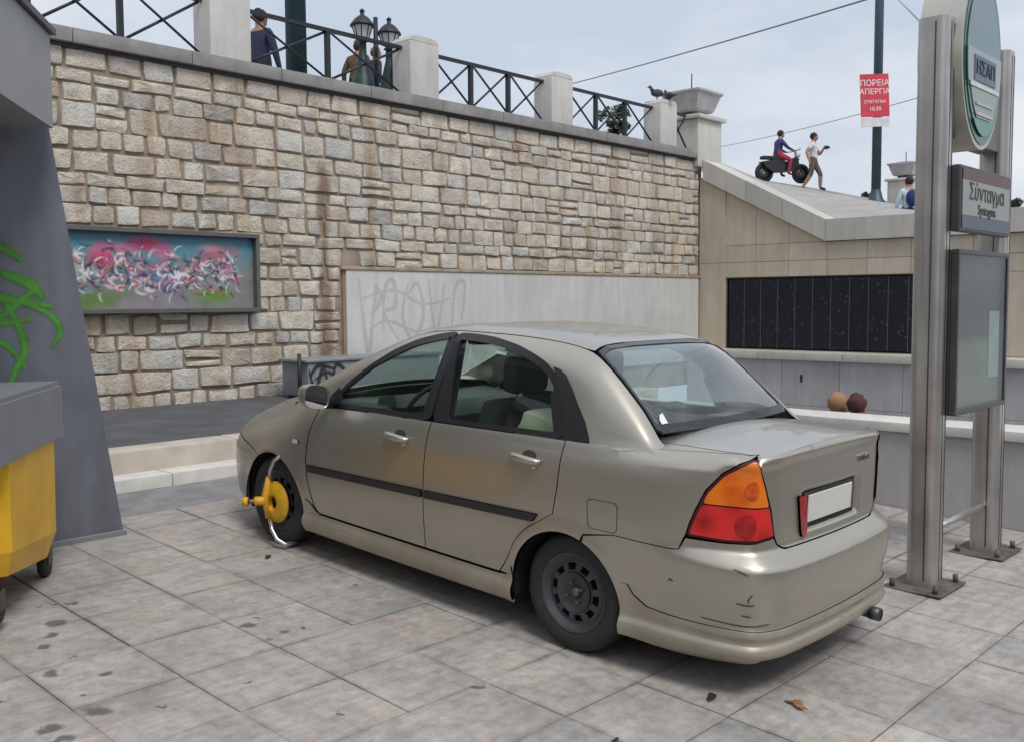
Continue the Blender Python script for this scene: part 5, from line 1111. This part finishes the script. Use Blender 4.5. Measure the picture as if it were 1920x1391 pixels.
    def lens_mat(nm, c1, c2):
        if nm in MATS: return MATS[nm]
        t = NT(nm); p = t.obj(); vo = t.node('ShaderNodeTexVoronoi'); vo.inputs['Scale'].default_value = 9; t.link(p, vo.inputs['Vector']); w = t.node('ShaderNodeTexWave'); w.inputs['Scale'].default_value = 40; w.inputs['Distortion'].default_value = .6; t.link(p, w.inputs['Vector'])
        t.bsdf(t.mix(t.ramp(vo.outputs['Distance'], [(.1, 0.), (.6, 1.)]), c1, c2), .18, 0, t.bump(w.outputs['Fac'], .18, .004), Coat_Weight=.8, Coat_Roughness=.04); MATS[nm] = t.m; return t.m
    li = inset(lp, .012); up = clip_poly([tuple(p) for p in li], 0, -1, -.868); dn = clip_poly([tuple(p) for p in li], 0, 1, .862)
    patch_obj('amber_lens', surf_patch(rounded(up, .015, 3), MB_, .03, .010, .012), lens_mat('amber_plastic', (.60, .07, .004), (.78, .185, .008)), hs_, **kw)
    patch_obj('red_lens', surf_patch(rounded(dn, .012, 3), MB_, .03, .010, .012), lens_mat('red_plastic', (.33, .006, .01), (.66, .022, .02)), hs_, **kw)
    for nm, cs_, cz_, r_, col in (('bulb_cup', 4.765, .94, .04, (.57, .085, .005)), ('bulb_cup', 4.74, .785, .05, (.36, .01, .011))):
        ring_ = [(cs_+r_*1.15*math.cos(a), cz_+r_*math.sin(a)) for a in np.linspace(0, 2*math.pi, 22, endpoint=False)]
        patch_obj(nm, surf_patch(ring_, MB_, .025, .0125, .004), simple('cup_%d' % int(cz_*1000), col, .2, var=.35, scale=30, Coat_Weight=.8), hs_, **kw)
    rb_ = patch_obj('rear_bumper', surf_patch(bumper_poly(), MB_, .045, rows=ROWS_REAR), M_PAINT, car, **kw); patch_obj('bumper_skirt', surf_patch(rskirt_poly(), MB_, .04, .004, rows=ROWS_REAR), M_SKIRT, rb_, **kw)
    if not mir:
        for pts in ([(4.70, .606), (4.735, .597), (4.765, .584)], [(4.79, .50), (4.772, .475), (4.776, .462)], [(4.72, .455), (4.76, .450), (4.80, .452)], [(4.745, .40), (4.79, .397)], [(4.40, .492), (4.412, .507), (4.425, .494)], [(4.56, .36), (4.75, .352), (4.9, .36)]):
            mb = MB(); ribbon(mb, pts, .0075, lambda u, v: tuple(Pb(np.float64(u), np.float64(v))+np.append(Ns(np.float64(u)), 0)*.0015)); mb.build('scratch', simple('scratch_dark', (.07, .064, .055), .7), rb_)
    fb = patch_obj('front_bumper', surf_patch(fbumper_poly(), MB_, .05), M_PAINT, car, **kw)
    patch_obj('headlight', surf_patch(rounded([(float(s_of_yf(.56)), .70), (float(s_of_yf(.57)), .675), (float(s_of_yf(.25)), .672), (float(s_of_yf(.28)), .735), (float(s_of_yf(.5)), .765)], .02), MB_, .04, -.004, .0), simple('headlight_glass', (.55, .56, .56), .1, .3, Coat_Weight=1.), fb, **kw)
    # sill skirt between the wheels
    patch_obj('side_skirt', surf_patch(side([(2.145, .37), (2.10, .352), (2.05, .310), (2.0, .291), (.47, .291), (.40, .30), (.372, .352), (.362, .30), (.355, .165), (2.15, .165), (2.158, .30)]), MB_, .04, .006, rows=ROWS_SIDE), M_SKIRT, car, **kw)
    # dark inner skin behind the gaps
    shell = side([(2.17, .17), (2.175, .33)])+side(arc(1, 172, 8, 20, .01)[::1])+[(s, .3) for s in np.linspace(float(s_of_x(2.83)), S0, 8)]+[(s, .60) for s in np.linspace(S0, float(s_of_yf(.5)), 4)]+side([(3.0, .66), (2.6, .80), (2.1, .90), (1.6, .93), (1., .95), (.3, .98), (-.2, .96), (-.5, .95)])+[(s, .94) for s in np.linspace(4.55, SMAX, 8)]+[(s, .24) for s in np.linspace(SMAX, 4.4, 8)]+side([(-.32, .25)])+side(arc(0, 172, 8, 20, .01))+side([(.37, .17)])
    patch_obj('inner_skin', surf_patch(shell, MB_, .09, -.022, 0), M_GAP, car, **kw)
    # wheel-arch liners
    for k in (0, 1):
        ax, az, ar = ARCH[k]; V = []; n = 20; sy = -1 if mir else 1
        for i in range(n+1):
            a = math.radians(-12+204*i/n)
            for y in (.822, .52): V.append((ax+(ar+.006)*math.cos(a), sy*y*(1 if y < .8 else .97), az+(ar+.006)*math.sin(a)))
        V.append((ax, sy*.52, az)); F = [(2*i, 2*i+2, 2*i+3, 2*i+1) for i in range(n)]+[(2*i+1, 2*i+3, 2*n+2) for i in range(n)]
        MB().add(V, F).build('wheel_arch_liner', M_GAP, car)
# ---- pieces across the car
both = lambda x, y: np.stack([x, y, H(x, y)], -1)
def sym(half): return half+[(x, -y) for x, y in half[::-1]]
pt = [Pb(np.float64(s_of_x(x)), np.float64(ZTOP(s_of_x(x)))) for x in np.linspace(2.1, 3.0, 12)]
hood_half = [(p[0], p[1]-.082) for p in pt]+[(3.16, .46), (3.23, .25), (3.25, .0)]
patch_obj('bonnet', surf_patch([(2.1, 0)]+hood_half+[(x, -y) for x, y in hood_half[::-1][1:]], both, .06), M_PAINT, car)
patch_obj('cowl', surf_patch([(2.08, .74), (2.45, .70), (2.5, 0), (2.45, -.70), (2.08, -.74), (1.95, 0)], lambda x, y: both(x, y)-np.array([0, 0, .025]), .08, flange=0), M_TRIM, car)
# nose between the lamps
nose = [(s, .668) for s in np.linspace(S0, float(s_of_yf(.22)), 5)]+[(s, float(ZTOP(s))-.012) for s in np.linspace(float(s_of_yf(.22)), S0, 5)]
for mir in (False, True): patch_obj('grille', surf_patch(nose, MB_, .04), M_TRIM, car, mir)
sgn = lambda x, t: Pg(x, np.abs(t))*np.stack([np.ones_like(x), np.where(t < 0, -1., 1.), np.ones_like(x)], -1)
# roof, windscreen, rear window
roof_h = [(.130, .0), (.127, ty(.127, .30)), (.118, ty(.118, .46)), (.104, ty(.104, .555)), (.15, ty(.15, .565)), (.4, ty(.4, .565)), (.8, ty(.8, .568)), (1.2, ty(1.2, .565)), (1.30, ty(1.30, .562)), (1.335, ty(1.3, .3)), (1.345, 0)]
patch_obj('roof', surf_patch(roof_h+[(x, -t_) for x, t_ in roof_h[::-1][1:-1]], sgn, .06), M_PAINT, car)
ws = [(1.355, 0), (1.348, ty(1.35, .3)), (1.33, ty(1.33, .558)), (1.6, ty(1.6, .588)), (1.9, ty(1.9, .623)), (2.15, ty(2.15, .648)), (2.30, ty(2.28, .62)), (2.36, 0)]
patch_obj('windscreen', surf_patch(ws+[(x, -t_) for x, t_ in ws[::-1][1:-1]], lambda x, t_: sgn(x, t_), .07, -.006, 0), M_GLASS, car)
nob = lambda x, t: Pg(x, np.abs(t), False)*np.stack([np.ones_like(x), np.where(t < 0, -1., 1.), np.ones_like(x)], -1)
rwp = [(.121, 0), (.118, ty(.118, .25)), (.109, ty(.109, .46)), (.088, ty(.088, .548)), (.04, ty(.04, .566)), (0., ty(0., .575)), (-.1, ty(-.1, .588)), (-.25, ty(-.25, .609)), (-.335, ty(-.335, .632)), (-.36, ty(-.36, .60)), (-.372, ty(-.372, .3)), (-.376, 0)]
rw_poly = np.array(rwp+[(x, -t_) for x, t_ in rwp[::-1][1:-1]])
rwin = patch_obj('rear_window', surf_patch(rw_poly, nob, .05, -.004, 0), M_RGLASS, car)
inn = inset(rw_poly, .036); n = len(rw_poly); Po, Pi = nob(rw_poly[:, 0], rw_poly[:, 1]), nob(inn[:, 0], inn[:, 1]); nr = np.array([-.7, 0, .7])
me = bpy.data.meshes.new('black_border'); me.from_pydata([tuple(v) for v in np.concatenate([Po-nr*.012, Po+nr*.0015, Pi+nr*.0005])], [], [(a*n+i, a*n+(i+1) % n, (a+1)*n+(i+1) % n, (a+1)*n+i) for a in range(2) for i in range(n)]); new_obj('black_border', me, simple('glass_border', (.016, .02, .021), .3, Coat_Weight=.4), rwin)
st = nob(np.array([-.328, -.328, -.285, -.29, -.31]), np.array([ty(-.32, .575), ty(-.32, .525), ty(-.29, .515), ty(-.29, .545), ty(-.3, .57)])); 
MB().add([tuple(p+nr*.004) for p in st], [(0, 1, 2, 3, 4)]).build('sticker', simple('sticker_white', (.72, .74, .76), .6, bump=0), rwin)
# boot lid: top and rear face with the number-plate recess
def facemap(s, z):
    p = Pb(np.minimum(s, 2*SMAX-s), z); y = np.where(s > SMAX, -p[..., 1], p[..., 1])
    r = sst(.0, .012, .30-np.abs(y))*sst(0, .012, z-.712)*sst(0, .012, .905-z); x = p[..., 0]+.028*r
    return np.stack([x, y, p[..., 2]], -1)
sy_ = lambda y: float(s_of_yr(y))
bt = [(-.345, .0), (-.338, .40), (-.322, .622), (-.5, .620), (-.70, .614), (-.80, .598)]
ES = np.linspace(4.792, SMAX, 26); edge = [(float(p[0]), float(p[1])) for p in Pb(ES, ZTOP(ES))]
half = bt+edge[:-1]; top_poly = half+[(edge[-1][0], 0)]+[(x, -y) for x, y in half[::-1]][:-1]
fh = [(4.792, float(ZTOP(4.792))), (4.799, 1.077), (4.857, 1.022), (4.896, .957), (4.940, .848), (4.972, .728), (4.998, .694), (5.04, .674)]
fp_ = fh+[(s, .668) for s in np.linspace(5.08, 2*SMAX-5.08, 16)]+[(2*SMAX-s, z) for s, z in fh[::-1]]+[(2*SMAX-s, float(ZTOP(s))) for s in ES[1:]]+[(s, float(ZTOP(s))) for s in ES[::-1][1:-1]]
boot = patch_obj('boot_lid', [surf_patch(top_poly, both, .05, flange=.01, bstep=.5), surf_patch(fp_, facemap, .03, 0, .012, bstep=.5, rows=(.7, .712, .716, .72, .725, .89, .895, .9, .905))], M_PAINT, car)
xq = lambda y, z: float(facemap(np.float64(s_of_yr(abs(y))), np.float64(z))[0])
MB().box(xq(0, .8)-.012, xq(0, .8)-.004, -.235, .235, .742, .872, .004).build('number_plate', simple('blank_plate', (.60, .60, .57), .5, var=.03, bump=0), boot)
mb = MB(); mb.box(xq(0, .8)-.0035, xq(0, .8)+.002, -.275, .275, .725, .89); mb.build('plate_surround', simple('plate_back', (.06, .058, .05), .6), boot)
rf = [(sy_(.370), .887), (sy_(.298), .885), (sy_(.284), .72), (sy_(.296), .692), (sy_(.322), .692), (sy_(.340), .72)]
patch_obj('red_reflector', surf_patch(rounded(rf, .012, 3), MB_, .03, .012, .014), lens_mat('reflector_red', (.20, .005, .012), (.36, .012, .018)), boot)
o = new_obj('lettering', text_mesh('LIANA', .05, extrude=.003), simple('badge_chrome', (.22, .21, .22), .35, .8, bump=0), boot)
o.location = (xq(.36, .985)-.004, -.34, .985); o.rotation_euler = (math.pi/2, 0, -math.pi/2)
# exhaust, floor, number of small things
ex = MB().tube([(-.62, -.36, .215), (-1.07, -.36, .195)], .032, 14).build('exhaust_pipe', simple('exhaust_dark', (.05, .045, .04), .6, .5), car); MB().lathe([(.027, -1.073), (.034, -1.073), (.034, -1.02), (.027, -1.02)], 14, (0, -.36, .195), 'x').build('tip', M_STEELD, ex)
MB().prism([(-.85, -.62), (-.6, -.70), (2.9, -.68), (3.1, -.5), (3.1, .5), (2.9, .68), (-.6, .70), (-.85, .62)], .19, .24).build('floor_pan', M_GAP, car)
# ---- mirrors
for sy in (1, -1):
    o = empty('door_mirror', (1.90, sy*.83, 1.0), 0); o.parent = car
    V = []; n = 16
    for i, (dx, sc) in enumerate(((-.03, .97), (-.02, 1.0), (.02, .98), (.06, .84), (.09, .55), (.10, .2))):
        for k in range(n):
            a = 2*math.pi*k/n; cx_ = math.copysign(abs(math.cos(a))**.7, math.cos(a)); cz_ = math.copysign(abs(math.sin(a))**.7, math.sin(a)); V.append((dx, sy*(.11+.092*sc*cx_), .055+.075*sc*cz_+(.012*cx_)))
    F = [(i*n+k, i*n+(k+1) % n, (i+1)*n+(k+1) % n, (i+1)*n+k) for i in range(5) for k in range(n)]+[tuple(5*n+k for k in range(n))]
    if sy < 0: F = [f[::-1] for f in F]
    MB().add(V, F, True).build('housing', M_PAINT, o)
    MB().add([(-.022, v[1], v[2]) for v in V[:n]], [tuple(range(n))]).build('mirror_glass', simple('mirror_silver', (.75, .78, .78), .03, 1., bump=0), o)
    MB().tube([(.02, sy*-.06, -.0), (.03, sy*.03, .02), (.03, sy*.08, .04)], [.035, .028, .022], 10).build('stalk', M_TRIM, o)
    MB().add([(.11, sy*-.058, .0), (-.05, sy*-.055, .0), (-.05, sy*-.066, .05), (.0, sy*-.078, .10)], [(0, 1, 2, 3)] if sy < 0 else [(3, 2, 1, 0)]).build('sail', M_TRIM, o)
# ---- wheels
M_TYRE = simple('tyre_rubber', (.026, .026, .028), .78, var=.2, scale=10, bump=.2); M_RIM = simple('steel_rim', (.075, .078, .085), .5, .4, var=.25, scale=9, bump=.08); M_NUT = simple('wheel_nut', (.16, .16, .165), .45, .7)
def wheel(x, sy, plain=False):
    w = empty('wheel', (x, sy*.70, .295), 0); w.parent = car; f = lambda prof: [(r, sy*h) for r, h in prof]
    mb = MB(); pr_ = f([(.19, -.085), (.23, -.094), (.265, -.092), (.286, -.078), (.2955, -.05), (.2965, 0), (.2955, .05), (.286, .078), (.265, .094), (.235, .098), (.205, .09), (.193, .082), (.188, .06)])
    mb.lathe(pr_, 56, (0, 0, 0), 'y'); ty_ = mb.build('tyre', M_TYRE, w)
    g = MB()
    for y in (-.045, -.015, .015, .045): g.lathe([(.2972, y-.004), (.2978, y), (.2972, y+.004)], 48, (0, 0, 0), 'y')
    g.build('tread_groove', M_GAP, ty_)
    mb = MB().lathe(f([(.188, -.08), (.172, -.05), (.165, .0), (.168, .05), (.176, .062), (.190, .074), (.197, .084), (.200, .088), (.196, .09), (.186, .083), (.172, .068), (.160, .060)]), 48, (0, 0, 0), 'y'); rim = mb.build('rim', M_RIM, w)
    # disc with ventilation holes
    mb = MB(); N = 10; r0, r1, ri, ro = .098, .160, .112, .146
    yf = lambda r: sy*(.072-.9*max(0, r-.10)*.25 if r > .10 else .066)
    V = []; F = []
    def P(r, a): return (r*math.cos(a), yf(r), r*math.sin(a))
    for k in range(N):
        a0 = 2*math.pi*k/N; a1 = a0+2*math.pi/N; ha = .30*(a1-a0); am = (a0+a1)/2
        for (ra, rb2, b0, b1) in ((r0, ri, a0, a1), (ro, r1, a0, a1)):
            for q in range(4):
                u0, u1 = b0+(b1-b0)*q/4, b0+(b1-b0)*(q+1)/4; i = len(V); V += [P(ra, u0), P(rb2, u0), P(rb2, u1), P(ra, u1)]; F.append((i, i+1, i+2, i+3))
        for b0, b1 in ((a0, am-ha), (am+ha, a1)):
            i = len(V); V += [P(ri, b0), P(ro, b0), P(ro, b1), P(ri, b1)]; F.append((i, i+1, i+2, i+3))
        hole = [P(r_, a_) for r_, a_ in ((ri, am-ha), (ro, am-ha), (ro, am+ha), (ri, am+ha))]; i = len(V); V += hole+[(p[0], p[1]-sy*.014, p[2]) for p in hole]; F += [(i+j, i+(j+1) % 4, i+4+(j+1) % 4, i+4+j) for j in range(4)]
    mb.add(V, F); mb.lathe([(.001, sy*.05), (.030, sy*.05), (.034, sy*.058), (.058, sy*.056), (.080, sy*.062), (.099, sy*.073)], 32, (0, 0, 0), 'y'); mb.build('disc', M_RIM, rim)
    MB().lathe([(.001, sy*.03), (.155, sy*.03)], 24, (0, 0, 0), 'y').build('brake_drum', M_GAP, rim)
    MB().lathe([(.001, sy*.072), (.018, sy*.072), (.024, sy*.064), (.026, sy*.05)], 16, (0, 0, 0), 'y').build('hub_cap', M_NUT, rim)
    for k in range(4):
        a = math.pi/4+k*math.pi/2+.2; MB().lathe([(.001, sy*.082), (.008, sy*.08), (.0095, sy*.056)], 6, (.05*math.cos(a), 0, .05*math.sin(a)), 'y', False).build('wheel_nut', M_NUT, rim)
    w.rotation_euler = (0, random.uniform(0, 1.5), 0); return w
for x in (0., 2.48):
    for sy in (1, -1): wheel(x, sy)
# ---- cabin
for y in (.36, -.36):
    s = empty('front_seat', (1.0, y, .32), 0); s.parent = car
    MB().box(-.05, .48, -.24, .24, 0, .16, .05).build('cushion', M_CABIN, s, auto=True)
    bk_ = MB().box(-.08, .08, -.24, .24, 0, .68, .06); V = [(x-.42*max(0, z)*.55-.06, yy*(1-.15*max(0, z-.3)), z+.14) for x, yy, z in bk_.v]; bk_.v = V; bk_.build('backrest', M_CABIN, s, auto=True)
    hr = MB().box(-.055, .055, -.15, .15, 0, .21, .05); hr.v = [(x-.27, yy, z+.85) for x, yy, z in hr.v]; h_ = hr.build('headrest', M_CABIN, s, auto=True); MB().tube([(-.24, -.05, .76), (-.265, -.05, .9)], .007, 6).tube([(-.24, .05, .76), (-.265, .05, .9)], .007, 6).build('headrest_posts', M_STEELD, h_)
s = empty('rear_seat', (.05, 0, .34), 0); s.parent = car
MB().box(-.05, .46, -.64, .64, 0, .17, .05).build('cushion', M_CABIN, s, auto=True); bk_ = MB().box(-.08, .08, -.64, .64, 0, .6, .06); bk_.v = [(x-.3*z-.05, y, z+.13) for x, y, z in bk_.v]; bk_.build('backrest', M_CABIN, s, auto=True)
for y in (.36, -.36): hr = MB().box(-.045, .045, -.13, .13, 0, .15, .04); hr.v = [(x-.26, yy+y, z+.74) for x, yy, z in hr.v]; hr.build('headrest', M_CABIN, s, auto=True)
MB().box(-.42, -.16, -.66, .66, .98, 1.02, .01).build('parcel_shelf', M_CABL, car)
d_ = MB().prism([(1.62, .62), (1.60, .90), (1.70, .985), (2.2, 1.0), (2.3, .9), (2.1, .5), (1.75, .5)], -.70, .70, lambda x, z, y: (x, y, z)).build('dashboard', M_CABL, car)
MB().prism([(1.62, .985), (1.66, 1.06), (1.80, 1.03), (1.82, .985)], .2, .52, lambda x, z, y: (x, y, z)).build('instrument_hood', M_CABL, d_)
sw = empty('steering_wheel', (1.52, .36, .97), 0); sw.parent = car; sw.rotation_euler = (0, math.radians(62), 0)
MB().tube([(.185*math.cos(a), .185*math.sin(a), 0) for a in np.linspace(0, 2*math.pi, 33)], .015, 8, False).build('rim', M_TRIM, sw)
MB().blob((0, 0, -.02), (.06, .07, .03)).build('hub', M_TRIM, sw)
for a in (0.2, 2.94, 4.71): MB().tube([(.05*math.cos(a), .05*math.sin(a), -.01), (.18*math.cos(a), .18*math.sin(a), 0)], .012, 6).build('spoke', M_TRIM, sw)
MB().tube([(0, 0, -.03), (0, 0, -.3)], .02, 8).build('column', M_TRIM, sw)
b_ = MB().box(-.03, .03, -.11, .11, -.03, .03, .015).build('rear_view_mirror', M_TRIM, car, auto=True); b_.location = (1.42, 0, 1.40)
hl = MB().prism([(.12, ty(.12, .50)), (1.3, ty(1.3, .5)), (1.3, -ty(1.3, .5)), (.12, -ty(.12, .5))], 0, 1, lambda x, y, z: (x, y*.60, float(zc(x))-.045+.006*z)).build('headlining', simple('headlining_grey', (.30, .30, .28), .9), car)
for sy in (1, -1): MB().prism([(1.06, .98), (.90, .98), (.985, 1.47), (1.06, 1.47)], 0, 1, lambda x, z, y: (x, sy*(float(gy(np.float64(x), np.float64(z)))-.03+.012*y), z)).build('pillar_trim', M_TRIM, car)
# things lying in the car
bag = MB().box(-.16, .16, -.12, .12, -.1, .1, .07); bag.v = [(x*(1+.3*(z < 0)), y, z+.02*math.sin(9*x)) for x, y, z in bag.v]
b_ = bag.build('cushion_bag', simple('cream_cloth', (.55, .53, .36), .85, var=.15), None, auto=True); b_.name = 'cushion'; tag(b_, 'cream cushion lying against the left rear window inside the car', 'cushion')
b_.matrix_world = Matrix.LocRotScale(Vector(CAR_LOC), car.rotation_euler, None) @ Matrix.Translation((.34, .56, 1.02))
tagp = MB().add([tuple(xzmap(np.float64(x), np.float64(z))+np.array([0, -.012, 0])) for x, z in ((.70, 1.405), (.62, 1.400), (.62, 1.428), (.70, 1.432))], [(0, 1, 2, 3)]); tagp.build('window_label', simple('sticker_white', (0, 0, 0)), car)

# ================================================================== wheel clamp on the front wheel
cw = Matrix.LocRotScale(Vector(CAR_LOC), car.rotation_euler, None)
cl = empty('wheel_clamp', (0, 0, 0), 0, 'yellow steel wheel clamp locked on the front wheel of the car', 'wheel clamp'); cl.matrix_world = cw @ Matrix.Translation((2.48, .80, .295))
M_CLAMP = simple('clamp_yellow', (.66, .36, .015), .45, var=.2, scale=14); M_CHR = simple('clamp_steel', (.55, .55, .54), .3, .9)
MB().lathe([(.045, .012), (.045, .040), (.06, .046), (.10, .036), (.135, .018), (.138, .008), (.045, .008)], 28, (-.01, 0, -.01), 'y').build('hub_plate', M_CLAMP, cl)
MB().tube([(.035, .035, .15), (.055, .05, .02), (.03, .04, -.12)], [.020, .026, .020], 8).build('spine', M_CLAMP, cl)
MB().tube([(.03, .035, .13), (.01, .045, .2), (-.05, .055, .275), (-.075, .02, .312), (-.078, -.1, .318)], .013, 8).build('upper_arm', M_CHR, cl)
MB().tube([(.0, .05, -.12), (-.04, .06, -.18), (-.09, .055, -.235), (-.14, .03, -.262), (-.145, -.05, -.262)], .015, 8).build('lower_arm', M_CHR, cl)
lk = MB().tube([(.045, .05, -.005), (.085, .085, -.01), (.10, .10, -.012)], .030, 10).build('lock_arm', M_CLAMP, cl)
MB().tube([(.095, .095, -.012), (.135, .135, -.015)], .015, 8).build('pin', simple('clamp_pin', (.18, .15, .16), .4, .6), lk); MB().tube([(.13, .13, -.015), (.155, .155, -.016)], .030, 10).build('lock_head', M_CLAMP, lk)
